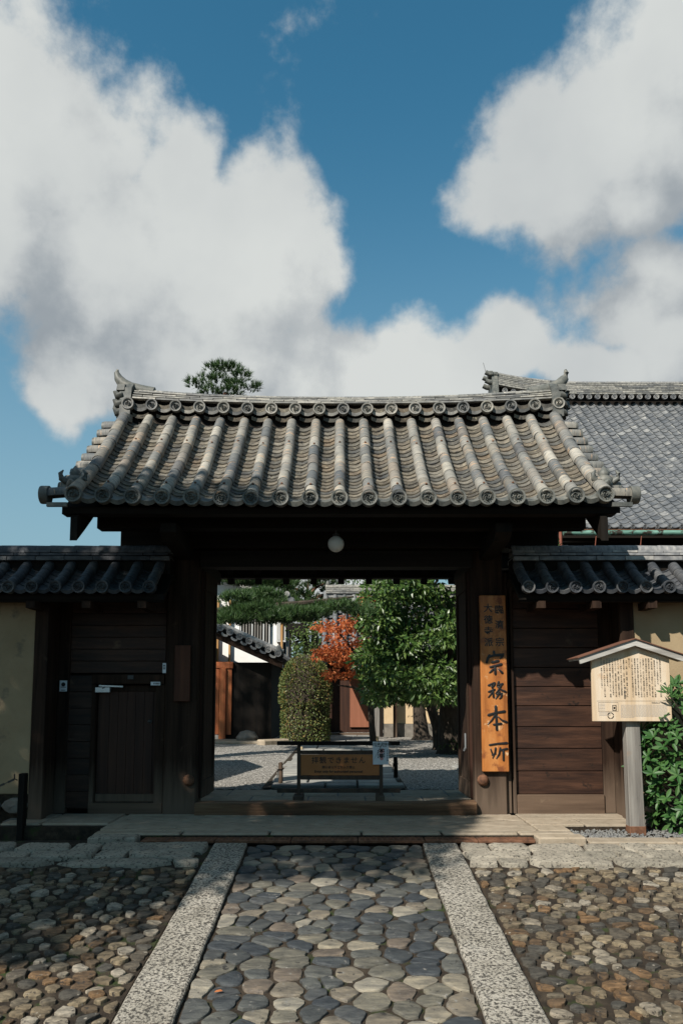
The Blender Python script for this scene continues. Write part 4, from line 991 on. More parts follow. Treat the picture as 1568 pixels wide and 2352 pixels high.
for i, cst in enumerate(COLS):
    x = B(zu(1255 - i*(1255-438)/21.0), 1580).x; zt_ = B(0, zv(345)).z
    body = '\n'.join(V_.get(c, c) for c in cst)
    pitch_ = (B(0, zv(345)).z - B(0, zv(900)).z)/21
    text(body, pitch_*.98, m_ink, ks, FACE(x, KY-.0012, zt_ + .012), 'text_column', -.0002, .0004, ls=1.0)
for c, y in zip('大徳寺', (455, 545, 632)): text(c, .042, m_ink, ks, FACE(B(zu(1310),0).x, KY-.0012, B(0,zv(y)).z), 'character', .0012, .0004)
for c, y in zip('京都市', (725, 780, 838)): text(c, .022, m_inkf, ks, FACE(B(zu(392),0).x, KY-.0012, B(0,zv(y)).z), 'character', 0, .0004)
def zline(x0, y0, x1, y1, th=2.2, m=None, nm='printed_rule'):
    a = B(zu(x0), zv(y0)); b = B(zu(x1), zv(y1)); t = .0007*th/2
    if abs(y1-y0) < 1: MB().box(a.x, b.x, KY-.0014, KY-.0002, a.z-t, a.z+t).build(nm, m or m_inkf, ks)
    else: MB().box(a.x-t, a.x+t, KY-.0013, KY-.0001, b.z, a.z).build(nm, m or m_inkf, ks)
zline(368, 918, 1356, 918)
zline(388, 938, 660, 938); zline(388, 1064, 660, 1064); zline(388, 938, 388, 1064); zline(660, 938, 660, 1064)
text('Daitoku-ji Temple', .017, m_inkf, ks, FACE(B(zu(812),0).x, KY-.0012, B(0,zv(930)).z), 'lettering', .0003, .0003)
fine = MB()
for j in range(13):
    y = 972 + j*14.3; x = 700.0; xe = 1345 if j < 12 else 885
    while x < xe:
        w = random.uniform(14, 46); a = B(zu(x), zv(y)); b = B(zu(min(x+w, xe)), zv(y+5)); fine.box(a.x, b.x, KY-.0012, KY-.0002, b.z, a.z); x += w + 7
for j, y in enumerate((958, 978, 998, 1018, 1040, 1078, 1096, 1114)):
    a = B(zu(398), zv(y)); b = B(zu(480 if j < 5 else 560), zv(y+5)); fine.box(a.x, b.x, KY-.0012, KY-.0002, b.z, a.z)
fine.build('fine_print', m_inkp, ks, kind='stuff')
ph = MB()                                                       # telephone pictogram
for x0, y0, x1, y1 in ((583,975,590,1055),(629,975,636,1055),(583,975,636,982),(583,1046,636,1055),(600,1000,620,1030)):
    a = B(zu(x0), zv(y1)); b = B(zu(x1), zv(y0)); ph.box(a.x, b.x, KY-.0013, KY-.0001, a.z, b.z)
ph.build('pictogram', m_ink, ks, kind='stuff')
rg = MB(); cc = B(zu(558), zv(1122)); sc_ = B(zu(600),0).x - B(zu(558),0).x
for q in range(4):
    vv = []
    for k in range(7):
        a = q*math.pi/2 + .12 + k*(math.pi/2-.24)/6
        for rr in (sc_*.72, sc_*.98): vv += [(cc.x+rr*math.cos(a), KY-.0014, cc.z+rr*math.sin(a))]
    rg.add(vv, [(2*k, 2*k+1, 2*k+3, 2*k+2) for k in range(6)])
rg.build('ring_emblem', m_ink, ks, kind='stuff')

# barrier sign behind the threshold
BY = 8.50
bs = thing('barrier_sign', (at(780,1835,BY).x, BY, 0), 'low wooden barrier with a tan sign board standing just behind the threshold', 'barrier')
def bpx(u0, v0, u1, v1, nm, m, y0=0, d=.05, bev=.004): return pxbox(u0, v0, u1, v1, BY+y0, d).build(nm, m, bs, bev=bev)
bpx(636, 1703, 918, 1712, 'top_rail', m_black, -.01, .06)
m_dpost = wood('dark_barrier_timber', (.045,.028,.02), (.095,.062,.043), 'z')
lz = at(0,1712.3,BY).z
for u0, u1 in ((682,690),(871,879)):
    a, b = at(u0,1760,BY), at(u1,1760,BY)
    MB().box(a.x, b.x, BY, BY+.045, .06, lz).build('leg', m_dpost, bs, bev=.003)
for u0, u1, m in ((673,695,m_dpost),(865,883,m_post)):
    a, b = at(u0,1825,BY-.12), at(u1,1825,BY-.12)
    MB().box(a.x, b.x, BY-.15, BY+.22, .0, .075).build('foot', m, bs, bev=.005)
bpx(636, 1812, 919, 1821, 'base_rail', m_dpost, .046, .05)
bpx(690.3, 1724, 870.7, 1732.5, 'upper_rail', m_dpost, .005, .04)
bpx(690.3, 1781.5, 870.7, 1791, 'lower_rail', m_dpost, .005, .04)
bpx(690.3, 1733, 870.7, 1781, 'sign_panel', m_tan, .012, .02, .002)
tx = at(778,0,BY).x
zb = lambda y: at(0, (2920+y*300/941)/1.7417, BY).z
hgt = lambda a, b: zb(a)-zb(b)
text('拝観できません', hgt(345,435)*1.02, m_ink, bs, FACE(tx, BY+.0105, zb(341)), 'lettering', .0008, .0008, sp=1.17)
text('関係者以外立ち入り禁止', hgt(455,492)*1.04, m_ink, bs, FACE(tx, BY+.0105, zb(453)), 'lettering', .0004, .0008, sp=1.0)
text('Enter only for authorized personnel', hgt(500,545)*.94, m_ink, bs, FACE(tx, BY+.0105, zb(503)), 'lettering', .0010, .0008, sp=1.0)
# paper notice pinned over it
pn = thing('paper_notice', at(874,1730,BY-.02), 'white paper notice with red stamps pinned over the right end of the barrier', 'notice')
pxbox(856, 1703.5, 892, 1756, BY-.022, .004).build('sheet', m_paper, pn)
PB = lambda u, v: at(u, v, BY-.0235)
p = PB(874,1706); text('大徳寺 御朱印', .034, m_inkf, pn, FACE(p.x, p.y, p.z), 'lettering', .0006, .0004)
p = PB(876,1722)
for du, dv, r in ((0,6,.024),(-3,14,.014),(0,22,.020),(3,1,.010)):
    q = PB(876+du,1720+dv); MB().lathe((q.x, q.y+.0008, q.z), [(.001,0),(r,0),(r,-.0004),(.001,-.0004)], 12, 'y').build('stamp', m_pink, pn)
for ch_, v in zip('本尊', (1719, 1731)): q = PB(875.5, v); text(ch_, .052, m_ink, pn, FACE(q.x, q.y-.0012, q.z), 'character', .0012, .0003)
for u, v, n in ((868,1723,5),(882,1721,5),(889,1722,7)):
    q = PB(u, v)
    for k in range(n): MB().box(q.x-.005, q.x+.005, q.y-.0008, q.y, q.z-.018*k-.011, q.z-.018*k).build('printed_mark', m_inkf, pn)
for k, u in enumerate((863,868,872,880,885)): q = PB(u, 1713.5); MB().box(q.x-.008, q.x+.008, q.y-.0008, q.y, q.z-.006, q.z).build('printed_mark', m_inkf, pn)

# short posts in the court
def stump(u0, u1, v0, v1, label, m, tie=True, name='stump', group=None):
    c = atz((u0+u1)/2, v1, 0); a = at(u0, v1, c.y); b = at(u1, v1, c.y); t = at((u0+u1)/2, v0, c.y); r = (b.x-a.x)/2
    s_ = thing(name, (c.x, c.y, 0), label, 'post', group)
    MB().tube([(c.x,c.y,-.03),(c.x+.004,c.y,t.z*.5),(c.x,c.y,t.z-.01),(c.x,c.y,t.z)], [r*1.05,r,r*.98,r*.85], 10).build('shaft', m, s_, smooth=True, ang=50)
    if tie: 
        MB().tube([(c.x+r*1.12*math.cos(k*math.pi/5), c.y+r*1.12*math.sin(k*math.pi/5), t.z*.72) for k in range(11)], .008, 5).tube([(c.x-r, c.y-r*.7, t.z*.72),(c.x-r*1.3, c.y-r, t.z*.55),(c.x-r*1.4,c.y-r,t.z*.4)], .006, 5).build('rope', m_black, s_)
stump(639, 649, 1751, 1808, 'short brown log stake with a rope in the sunlit gravel left of the barrier', m_post)
stump(903, 913, 1739, 1795, 'short black stake with a rope knot in the gravel right of the barrier', m_black)
stump(689, 695.5, 1715, 1727, 'pale cut bamboo peg seen between the barrier rails', m_bamboo, False, 'peg')
stump(863, 869, 1691, 1704, 'pale bamboo peg just above the paper notice', m_bamboo, False, 'peg')
stump(716, 722, 1691, 1703, 'low grey peg in front of the clipped shrub', m_greyw, False, 'peg')

# ------------------------------------------------------------------ foliage tools
def nrm_(a): return a / np.maximum(1e-9, np.linalg.norm(a, axis=1, keepdims=True))
def mesh_np(name, v, f, m, parent, kind=None):
    me = bpy.data.meshes.new(name); me.from_pydata(v.tolist(), [], f.tolist()); me.materials.append(m)
    o = bpy.data.objects.new(name, me); link(o, parent)
    if kind: o['kind'] = kind
    return o
def leaves_np(P, D, L, W, fold=.35, up=None):
    n = len(P); D = nrm_(D); S = nrm_(np.cross(D, rng.normal(size=(n,3)) if up is None else up + rng.normal(size=(n,3))*.35)); Nn = np.cross(S, D)
    L = L*rng.uniform(.7,1.2,(n,1)); W = W*rng.uniform(.75,1.2,(n,1))
    mid = P + D*L*.45
    v = np.stack([P, mid + S*W + Nn*fold*W, P + D*L - Nn*.12*L, mid - S*W + Nn*fold*W], 1).reshape(-1, 3)
    b = np.arange(n)*4; f = np.concatenate([np.stack([b,b+1,b+2],1), np.stack([b,b+2,b+3],1)])
    return v, f
def ell(c, r, n, lo=.6):
    u = nrm_(rng.normal(size=(n,3))); k = rng.uniform(lo**3, 1, (n,1))**(1/3)
    return np.array(c) + u*np.array(r)*k, u
def crown(name, clumps, per, L, W, m, parent, droop=.4, lo=.5, kind=None, spread=.9):
    VP = []; VD = []
    for c, r in clumps:
        vol = (r[0]*r[1]*r[2])**(2/3); n = max(20, int(per*vol)); P, U = ell(c, r, n, lo)
        VP.append(P); VD.append(U + rng.normal(size=(n,3))*spread*.6 + np.array([0,0,-droop]))
    P = np.concatenate(VP); D = np.concatenate(VD)
    v, f = leaves_np(P, D, L, W)
    return mesh_np(name, v, f, m, parent, kind)
def subclumps(c, R_, n, r, flat=.6, lo=.75):
    P, U = ell(c, R_, n, lo); return [(p, (r*random.uniform(.7,1.3), r*random.uniform(.7,1.3), r*flat*random.uniform(.7,1.3))) for p in P]
def needles(name, tips, axes, L, w, nper, m, parent, spread=.75):
    n = len(tips); P = np.repeat(tips, nper, 0); A = np.repeat(nrm_(axes), nper, 0)
    D = nrm_(A + rng.normal(size=P.shape)*spread*.6); S = nrm_(np.cross(D, rng.normal(size=P.shape)))
    l = L*rng.uniform(.7,1.15,(len(P),1)); P = P + A*rng.uniform(-.25,.1,(len(P),1))*L
    v = np.stack([P - S*w, P + S*w, P + D*l], 1).reshape(-1,3); f = np.arange(len(P)*3).reshape(-1,3)
    return mesh_np(name, v, f, m, parent)
def pads(pl, per):
    T = []; A = []
    for c, r in pl:
        n = max(12, int(per*r[0]*r[1])); u = nrm_(rng.normal(size=(n,3))); u[:,2] = np.where(u[:,2] < -.25, -u[:,2], u[:,2])
        T.append(np.array(c) + u*np.array(r)*rng.uniform(.55,1,(n,1))); A.append(u*np.array([.7,.7,1]) + np.array([0,0,.75]))
    return np.concatenate(T), np.concatenate(A)

# ------------------------------------------------------------------ unseen trees left of and behind the viewer, some added to block light
def unseen_tree(x, y, h, cr, label, dens, n=26, lf=.15):
    t = thing('street_tree', (x, y, -.5), label, 'tree')
    MB().tube([(x,y,-.6),(x+.08,y,h*.3),(x-.05,y+.1,h*.62),(x,y,h*.95)], [.22,.18,.13,.05], 9).build('trunk', m_bark, t, smooth=True)
    lb = MB()
    for k in range(7):
        a = k*.9; lb.tube([(x,y,h*(.45+.05*k)), (x+cr[0]*.5*math.cos(a), y+cr[1]*.5*math.sin(a), h*(.6+.05*k)), (x+cr[0]*.85*math.cos(a), y+cr[1]*.85*math.sin(a), h*(.68+.05*k))], [.07,.045,.015], 6)
    lb.build('limbs', m_bark, t, smooth=True, kind='stuff')
    crown('crown', subclumps((x,y,h*.8), cr, n, min(cr)*.36, .7, .3), dens, lf, lf*.32, l_dark, t)
    return t
unseen_tree(-5.9, 1.65, 8.2, (2.05,2.0,1.9), 'tall evergreen beside the street, shading the left wall and door', 1150, 46, .15)
unseen_tree(-7.2, -.85, 8.3, (1.15,1.4,1.35), 'tall evergreen further along the street on the left', 1000, 34, .16)
for i, (x, y, h) in enumerate([(3.5,-9,9.5),(8.5,-8,9),(13.5,-5,9.5),(-1.2,-11.5,8.5),(17,1,9)]):  # added out of view to cut sky fill under the gate
    unseen_tree(x, y, h, (3.0,2.2,3.1), ['broad tree across the street, straight behind the gate view','broad tree across the street to the right','broad tree at the far right street corner','lower broad tree across the street to the left','broad tree on the right roadside'][i], 190, 22, .26)
unseen_tree(-11.2, 8.6, 16.2, (.95,1.1,2.3), 'tall narrow evergreen rising behind the left wing wall', 900, 30, .17)  # added out of view so its crown darkens the outbuilding front
unseen_tree(-7.2, 8.6, 12.9, (1.0,1.0,1.45), 'shorter narrow evergreen behind the left wing wall, nearer the gate', 800, 20, .17)  # added out of view to throw shade on the lower maple
lane = thing('lane_wall', (4,-7,-.5), 'ochre plaster wall along the far side of the lane', 'wall')
MB().box(-4, 24, -7.0, -6.7, -.55, 1.8).build('plaster', m_plaster, lane)  # unseen wall, added with the trees behind to limit sky fill
MB().prism([(-7.35,1.8),(-6.35,1.8),(-6.85,2.2)], 'x', -4.1, 24.1).build('coping', m_wtile, lane)

# ------------------------------------------------------------------ evergreen bush at the right
bush = thing('leafy_bush', (3.1, 6.95, -.05), 'bright green glossy leaved bush at the right edge before the wall', 'bush')
def leaf_mesh(L, W, name='leaf'):
    b = MB(); pts = []
    prof = [(0,.0),(.22,.62),(.5,1.0),(.78,.66),(1.0,0)]
    vv = [(0, t*L, -.10*L*t*t) for t, w in prof] + [(w*W, t*L, -.10*L*t*t + .28*w*W) for t, w in prof[1:4]] + [(-w*W, t*L, -.10*L*t*t + .28*w*W) for t, w in prof[1:4]]
    ff = [(0,5,1),(1,5,6,2),(2,6,7,3),(3,7,4),(0,1,8),(1,2,9,8),(2,3,10,9),(3,4,10)]
    return b.add(vv, ff).mesh(name, l_bush, smooth=True, ang=30)
LM = [leaf_mesh(.088*k, .0165*k*q) for k, q in ((1,1.05),(.85,1.0),(1.12,.95))]
bst = MB()
whorls = []
for i in range(330):
    z = random.uniform(-.02, 1.22); 
    half = .34 + .22*math.sin(min(1, (z+.1)/1.0)*2.6) - .12*max(0, z-.8)
    a = random.uniform(math.pi*.78, math.pi*2.12); rr = half*random.uniform(.72, 1.0)
    c = Vector((3.08 + rr*math.cos(a)*1.02, 6.98 + rr*math.sin(a)*.62, z))
    whorls.append((c.y - .15*abs(c.x-2.9), c, Vector((math.cos(a), math.sin(a)-.25, .75 + .3*random.random())).normalized()))
    if i % 3 == 0: bst.tube([(3.1,7.0,max(-.04,z-.45)), (3.1+.55*(c.x-3.1), 7.0+.55*(c.y-7.0), z-.12), c], [.010,.007,.003], 5)
whorls.sort(key=lambda w: w[0]); cnt = 0; rest = MB()
for _, c, ax in whorls:
    q = ax.to_track_quat('Z', 'Y').to_matrix().to_4x4(); off = random.uniform(0, 6.28)
    for k in range(6):
        M = Matrix.Translation(c) @ q @ Matrix.Rotation(off + k*1.047 + random.uniform(-.25,.25), 4, 'Z') @ Matrix.Rotation(R(random.uniform(-18, 48)), 4, 'X') @ Matrix.Rotation(R(random.uniform(-25,25)), 4, 'Y')
        me = random.choice(LM)
        if cnt < 300: inst('leaf', me, bush, M); cnt += 1
        else: rest.add([M @ v.co for v in me.vertices], [tuple(f.vertices) for f in me.polygons])
rest.build('foliage', l_bush, bush, smooth=True, ang=30, kind='stuff')
bst.build('twigs', m_bark, bush, kind='stuff')
# long sprig that crosses the notice board corner
tw = MB().tube([(2.95,6.75,.80),(2.82,6.72,1.0),(2.72,6.70,1.14)], [.006,.005,.003], 5).build('sprig', m_bark, bush)
for k in range(11):
    M = Matrix.Translation((2.72 + .02*(k % 3), 6.70, 1.13 - .012*(k//3))) @ Matrix.Rotation(R(-78 + k*15.5), 4, 'Y') @ Matrix.Rotation(R(80), 4, 'X') @ Matrix.Diagonal((.55,1.05,.55,1))
    inst('leaf', LM[k % 3], bush, M)

# ------------------------------------------------------------------ hall with the great roof, right
HE, HR = (17.5, 4.84), (25.1, 10.62)
hall = thing('temple_hall', (9.5, 22, 0), 'large temple hall with a tall grey tiled roof rising behind the right wall', 'building')
def hprof(t): return (HE[0] + (HR[0]-HE[0])*t, HE[1] + (HR[1]-HE[1])*t - .22*math.sin(math.pi*t))
HX0, HX1 = 4.72, 14.2
fr = [(hprof(i/10)[0], hprof(i/10)[1]-.10) for i in range(11)]
vv, ff = slab(fr + [(2*HR[0]-y, z) for y, z in fr[::-1]], HX0, HX1, .12)
hroof = MB().add(vv, ff).build('roof', m_blackx, hall)
def sangawara(w, L, th=.02):
    b = MB(); pr = [(-.5,.03),(-.40,.046),(-.30,.034),(-.18,.004),(-.02,-.014),(.16,-.014),(.34,.002),(.5,.028)]; n = len(pr)
    vv = [(x*w, y, z) for y in (0, L) for x, z in pr] + [(x*w, y, z-th) for y in (0, L) for x, z in pr]; o = 2*n
    ff = [(k,k+1,n+k+1,n+k) for k in range(n-1)] + [(k,o+k,o+k+1,k+1) for k in range(n-1)]
    return b.add(vv, ff).mesh('roof_tile', m_hall, smooth=True, ang=40)
TW = .272; sm = sangawara(TW, .32); NR = 38; tiles = []
for c in range(int((HX1-HX0-.75)/TW)):
    x = HX0 + .80 + c*TW
    for k in range(NR):
        p, q = hprof(k/NR), hprof((k+1)/NR)
        M = slopeM(x, p, q, sy=1, tilt=-R(4.5)+R(random.uniform(-.8,.8)), roll=R(random.uniform(-1.5,1.5)), lift=.03+random.uniform(0,.006))
        u = x/p[0]; tiles.append((0 if u < .44 else 1, p[0], M))
tiles.sort(key=lambda t: (t[0], t[1])); rest = MB()
for i, (_, _, M) in enumerate(tiles):
    if i < 300: inst('roof_tile', sm, hroof, M)
    else: rest.add([M @ v.co for v in sm.vertices], [tuple(f.vertices) for f in sm.polygons])
rest.build('roof_tile_rows', m_hall_i, hroof, smooth=True, ang=40, kind='stuff')
hd = disc_mesh('eave_disc', .085, m_hall, style=2); hd2 = disc_mesh('small_eave_disc', .048, m_hall, style=2)
hrl = roll_mesh('verge_roll', .075, m_hall)
for i in range(3):
    x = HX0 + .08 + i*.25
    for k in range(20):
        inst('verge_roll', hrl, hroof, slopeM(x, hprof(k/20), hprof((k+1)/20), tilt=R(random.uniform(-.5,.5)), lift=.03))
    inst('eave_disc', hd, hroof, Matrix.Translation((x, HE[0]-.03, HE[1]+.0)) @ Matrix.Rotation(i*1.3, 4, 'Y'))
    if i < 2:
        for k in range(48):
            p, q = hprof(k/48), hprof((k+1)/48)
hpp = pan_mesh('verge_pan', .16, .03, .24, .02, m_hall)
for i in range(3):
    for k in range(40): inst('verge_pan', hpp, hroof, slopeM(HX0 + .205 + i*.25, hprof(k/40), hprof((k+1)/40), sy=1, tilt=-R(5), lift=.0))
hfm = pan_mesh('eave_front', TW*.8, .03, .2, .02, m_hall, face=.035)
for c in range(int((HX1-HX0-.75)/TW)):
    x = HX0 + .80 + c*TW
    inst('eave_front', hfm, hroof, Matrix.Translation((x+.03, HE[0]-.03, HE[1]-.005)))
    inst('small_eave_disc', hd2, hroof, Matrix.Translation((x - .42*TW, HE[0]-.04, HE[1]+.03)) @ Matrix.Rotation(c*.7, 4, 'Y'))
def hz(x): return .34*max(0, 1-(x-4.95)/3.2)**2.2 - .30
hr = MB(); 
hpts = [5.02 + i*.5 for i in range(20)]
for a, b in zip(hpts, hpts[1:]):
    hr.add([(a,24.9,10.2),(b,24.9,10.2),(b,25.3,10.2),(a,25.3,10.2),(a,24.9,11.5+hz(a)),(b,24.9,11.5+hz(b)),(b,25.3,11.5+hz(b)),(a,25.3,11.5+hz(a))], [(0,1,5,4),(2,3,7,6),(4,5,6,7)])
hridge = hr.build('ridge', m_black, hall)
hrd = disc_mesh('ridge_disc', .085, m_ridge_w)
for i in range(31):
    x = 5.25 + i*.27; inst('ridge_disc', hrd, hridge, Matrix.Translation((x, 24.70, 10.98 + (hz(x)+.3)*.75 - .3)) @ Matrix.Rotation(i*1.1, 4, 'Y'))
for j in range(7): noshi(hridge, 5.05, 13, 24.74+.018*j, 25.46-.018*j, 11.085+.064*j, .050, .42, .2*(j % 2), m_ridge, hz)
cm = roll_mesh('ridge_cap', .13, m_ridge_w, taper=1)
for i in range(22):
    x = 5.0 + i*.4; a = math.atan((hz(x+.4)-hz(x))/.4)
    inst('ridge_cap', cm, hridge, Matrix.Translation((x, 25.1, 11.53+hz(x))) @ Matrix.Rotation(-a, 4, 'Y') @ Matrix.Rotation(R(-90), 4, 'Z') @ Matrix.Diagonal((1,.4,.8,1)))
o = MB(); z0 = 11.04
o.prism([(24.6,z0-.75),(25.6,z0-.75),(25.55,z0-.1),(25.4,z0+.38),(25.1,z0+.52),(24.8,z0+.38),(24.65,z0-.1)], 'x', 4.86, 5.04)
o.box(4.77,4.88,24.74,25.44,z0+.40,z0+.52); o.box(4.78,4.90,24.72,25.48,z0-.42,z0-.30)
for zz in (z0+.44, z0+.16):
    o.tube([(5.05,24.85,zz),(4.78,24.85,zz+.02),(4.66,24.85,zz+.08)], [.085,.085,.08], 10); o.tube([(5.05,25.3,zz),(4.78,25.3,zz+.02),(4.66,25.3,zz+.08)], [.085,.085,.08], 10)
o.tube([(5.02,24.6,z0-.5),(4.82,24.58,z0-.52),(4.68,24.58,z0-.66)], [.08,.08,.05], 8)
o.build('ridge_end_shield', m_disc, hridge, smooth=True, ang=45)
MB().tube([(4.72,25.1,z0+.6),(4.69,25.1,z0+.76),(4.64,25.1,z0+.95)], .006, 5).build('lightning_rod', m_iron, hridge)
MB().box(HX0, HX1, 17.75, 17.95, 4.60, 4.72).build('eave_beam', m_blackx, hall)
gz_ = 4.70
MB().tube([(4.90,17.32,gz_),(14,17.32,gz_)], .062, 10).build('gutter', m_copper, hall, smooth=True)
MB().box(4.89,14,17.27,17.37,gz_+.055,gz_+.07).build('gutter_lip', m_rust, hall)
for x in (5.62, 6.62, 7.7): MB().tube([(x,17.32,gz_+.09),(x,17.31,gz_-.05),(x-.015,17.36,gz_-.3),(x-.04,17.6,gz_-.75)], .011, 6).build('gutter_bracket', m_redi, hall)
MB().tube([(4.84,17.34,gz_+.02),(4.84,17.36,gz_-.8)], .035, 8).build('downpipe', m_redi, hall)
MB().box(5.35, HX1-.4, 18.6, 19, 0, 4.7).build('wall', m_black, hall)
MB().box(4.95, 5.349, 18.55, 18.7, 3.2, 4.66).build('gable_plaster', m_white, hall)
MB().bar((4.9,18.5,3.75),(5.36,18.5,4.35), .05, .09).build('brace', m_black, hall); MB().box(5.30,5.42,18.45,18.54,3.2,4.6).build('post', m_black, hall)
MB().box(4.9, HX1-.4, 19.01, 31, 0, 4.3).build('body', m_black, hall)

# ------------------------------------------------------------------ behind the gate, left: gabled outbuilding
FB = 20.0
lod = thing('outbuilding', (-4.3, 21, 0), 'low dark timber outbuilding with a red cedar door and tiled gable, left inside', 'building')
MB().box(-8, -1.75, FB, FB+6, .02, 1.95).build('wall', m_black, lod)
va, vb = at(508,1447,FB-.6), at(648,1512,FB-.6)
sl2 = (va.z-vb.z)/(vb.x-va.x); apx = -5.2
gz2 = lambda x: vb.z + (vb.x - x)*sl2 + .10*((x-vb.x)/1.6+ .9)**2*.3
gx_ = [apx + (vb.x-apx)*i/10 for i in range(11)]
vv = []; 
pr_ = [(x, gz2(x)) for x in gx_]; pr_ = [(2*apx-x, z) for x, z in pr_[:0:-1]] + pr_
lr = MB(); n = len(pr_)
vv = [(x, y, z - d) for y in (FB-.55, FB+7) for d in (0, .12) for x, z in pr_]
ff = [(i,i+1,2*n+i+1,2*n+i) for i in range(n-1)] + [(n+i,3*n+i,3*n+i+1,n+i+1) for i in range(n-1)] + [(i,n+i,n+i+1,i+1) for i in range(n-1)] + [(0,2*n,3*n,n),(n-1,2*n-1,4*n-1,3*n-1)]
lroof = lr.add(vv, ff).build('roof', m_blackx, lod)
MB().prism([(x, z-.125) for x, z in pr_ if x > apx] + [(x, z-.27) for x, z in pr_[::-1] if x > apx], 'y', FB-.50, FB-.44).build('bargeboard', m_post, lod)
ld = disc_mesh('verge_disc', .085, m_ridge_w); lvr = roll_mesh('verge_tile', .070, m_ridge_w); lpp = pan_mesh('verge_pan', .17, .035, .3, .025, m_ridge_w, face=.03)
L_ = 12
for i in range(L_):
    x = vb.x - .10 - i*.235; z = gz2(x) + .04
    inst('verge_disc', ld, lroof, Matrix.Translation((x, FB-.62, z+.01)) @ Matrix.Rotation(i*.9, 4, 'Y'))
    inst('verge_tile', lvr, lroof, Matrix.Translation((x, FB-.60, z)) @ Matrix.Diagonal((1,.5,1,1)))
    inst('verge_pan', lpp, lroof, Matrix.Translation((x-.118, FB-.60, z-.01)) @ Matrix.Rotation(math.atan(sl2), 4, 'Y'))
rb2 = MB()
for k in range(24): 
    y = FB - .1 + k*.27; rb2.tube([(x, y, z+.05) for x, z in pr_ if x >= apx], .075, 7)
rb2.build('roof_tile_rows', m_hall_i, lroof, smooth=True, kind='stuff')
vt = MB().tube([(apx, FB-.4, gz2(apx)+.1)] + [(x, FB-.4, gz2(x)+.12) for x in gx_[1:]], .085, 8).build('descending_ridge', m_ridge_w, lroof, smooth=True)
MB().lathe((vb.x-.1, FB-.42, vb.z+.14), [(.04,-.1),(.13,-.05),(.14,.03),(.09,.09),(.05,.17),(.01,.2)], 9).build('roof_ornament', m_disc, lroof, smooth=True)
d0, d1 = at(470,1697,FB-.06), at(533,1526,FB-.06)
MB().box(d0.x, d1.x-.002, FB-.06, FB-.002, .16, d1.z-.10).build('red_door', m_reddoor, lod)
for u in (470, 503, 515.0):
    a, b = at(u+.4,0,FB-.07).x, at({470:503,503:515,515.0:530}[u]-.4,0,FB-.07).x
    MB().box(a, b, FB-.085, FB-.061, .17, d1.z-.12).build('door_board', m_reddoor, lod, bev=.006)
MB().box(d0.x, d1.x+.03, FB-.10, FB-.003, d1.z-.098, d1.z+.06).build('door_head', m_reddoor, lod, bev=.006)
a, b = at(530.5,0,FB-.1).x, at(544,0,FB-.1).x
MB().box(a, b, FB-.13, FB-.003, .0, d1.z-.10).build('door_post', m_reddoor, lod, bev=.01)
MB().box(d0.x, a-.003, FB-.12, FB-.003, .04, .155).build('door_sill', m_greyx, lod, bev=.006)
MB().bar((at(505.5,1575,FB-.1).x,FB-.1,at(0,1572,FB).z),(at(511,1572,FB-.1).x,FB-.1,at(0,1572,FB).z), .03,.05).build('hinge', m_iron, lod)
MB().bar((at(505.5,1575,FB-.1).x,FB-.1,at(0,1600,FB).z),(at(511,1572,FB-.1).x,FB-.1,at(0,1600,FB).z), .03,.05).build('hinge', m_iron, lod)
pl = MB().box(-5, -1.62, FB-1.35, FB-.16, -.05, .06).build('stone_plinth', m_pave, lod, bev=.02)
k = MB().prism([(-1.75,18.2),(-1.2,18.75),(-1.35,18.95),(-1.95,18.45)], 'z', -.03, .12).build('edging_stone', m_pave, bev=.03); tag(k, 'long pale edging stone lying at the corner of the outbuilding plinth', 'stone')
rk = MB()
for c, r in (((-2.25,19.2,.12),(.24,.2,.2)), ((-2.62,19.3,.06),(.22,.2,.14))): rk.lathe(c, [(.02,-r[2]),(r[0],-r[2]*.6),(r[0]*1.02,r[2]*.1),(r[0]*.7,r[2]*.8),(.03,r[2])], 8)
g = rk.v
MB().lathe((-2.25,19.25,.10), [(.02,-.2),(.25,-.12),(.27,.03),(.17,.16),(.03,.2)], 8).build('boulder', m_basest, None, smooth=True)
bo = bpy.data.objects['boulder']; tag(bo, 'grey boulder beside the red door, in the shade', 'boulder')
# lodge beside the wing wall (casts the straight shadow across the gravel)
lg = thing('gatekeeper_lodge', (-5, 10.2, 0), 'plastered lodge close behind the left wing wall', 'building')
MB().box(-7.5, -3.5, 8.7, 11.7, 0, 2.1).build('wall', m_plaster, lg)
MB().prism([(8.3,2.1),(12.1,2.1),(12.1,2.2),(10.2,2.85),(8.3,2.2)], 'x', -7.8, -3.25).build('roof', m_wtile, lg)

# white storehouse behind
SB = 28.0
kura = thing('storehouse', (-5, 30, 0), 'white walled two storey storehouse with grey tiled gable behind the pine', 'building')
S_ = lambda u, v: at(u, v, SB)
x1 = S_(655,0).x; zg = lambda x: 4.87 + (-3.0 - x)*.46
MB().prism([(-9,0),(x1,0),(x1,zg(x1)-.15),(-6.2,zg(-6.2)-.15),(-9,zg(-6.2)-1.4)], 'y', SB, SB+6).build('wall', m_white, kura)
MB().prism([(S_(684,0).x+.05,zg(S_(684,0).x+.05)+.02),(-6.2,zg(-6.2)+.02),(-6.2,zg(-6.2)+.26),(S_(684,0).x+.05,zg(S_(684,0).x+.05)+.22)], 'y', SB-.9, SB+7).build('roof', m_hall, kura)
MB().prism([(S_(680,0).x,zg(S_(680,0).x)-.22),(-6.2,zg(-6.2)-.22),(-6.2,zg(-6.2)+.0),(S_(680,0).x,zg(S_(680,0).x)+.0)], 'y', SB-.8, SB-.72).build('bargeboard', m_greyx, kura)
for k in range(9):
    x = S_(682,0).x - .15 - k*.3; MB().tube([(x,SB-.95,zg(x)+.25),(x,SB-.5,zg(x)+.25)], .10, 8).build('verge_tile', m_ridge_w, kura, smooth=True)
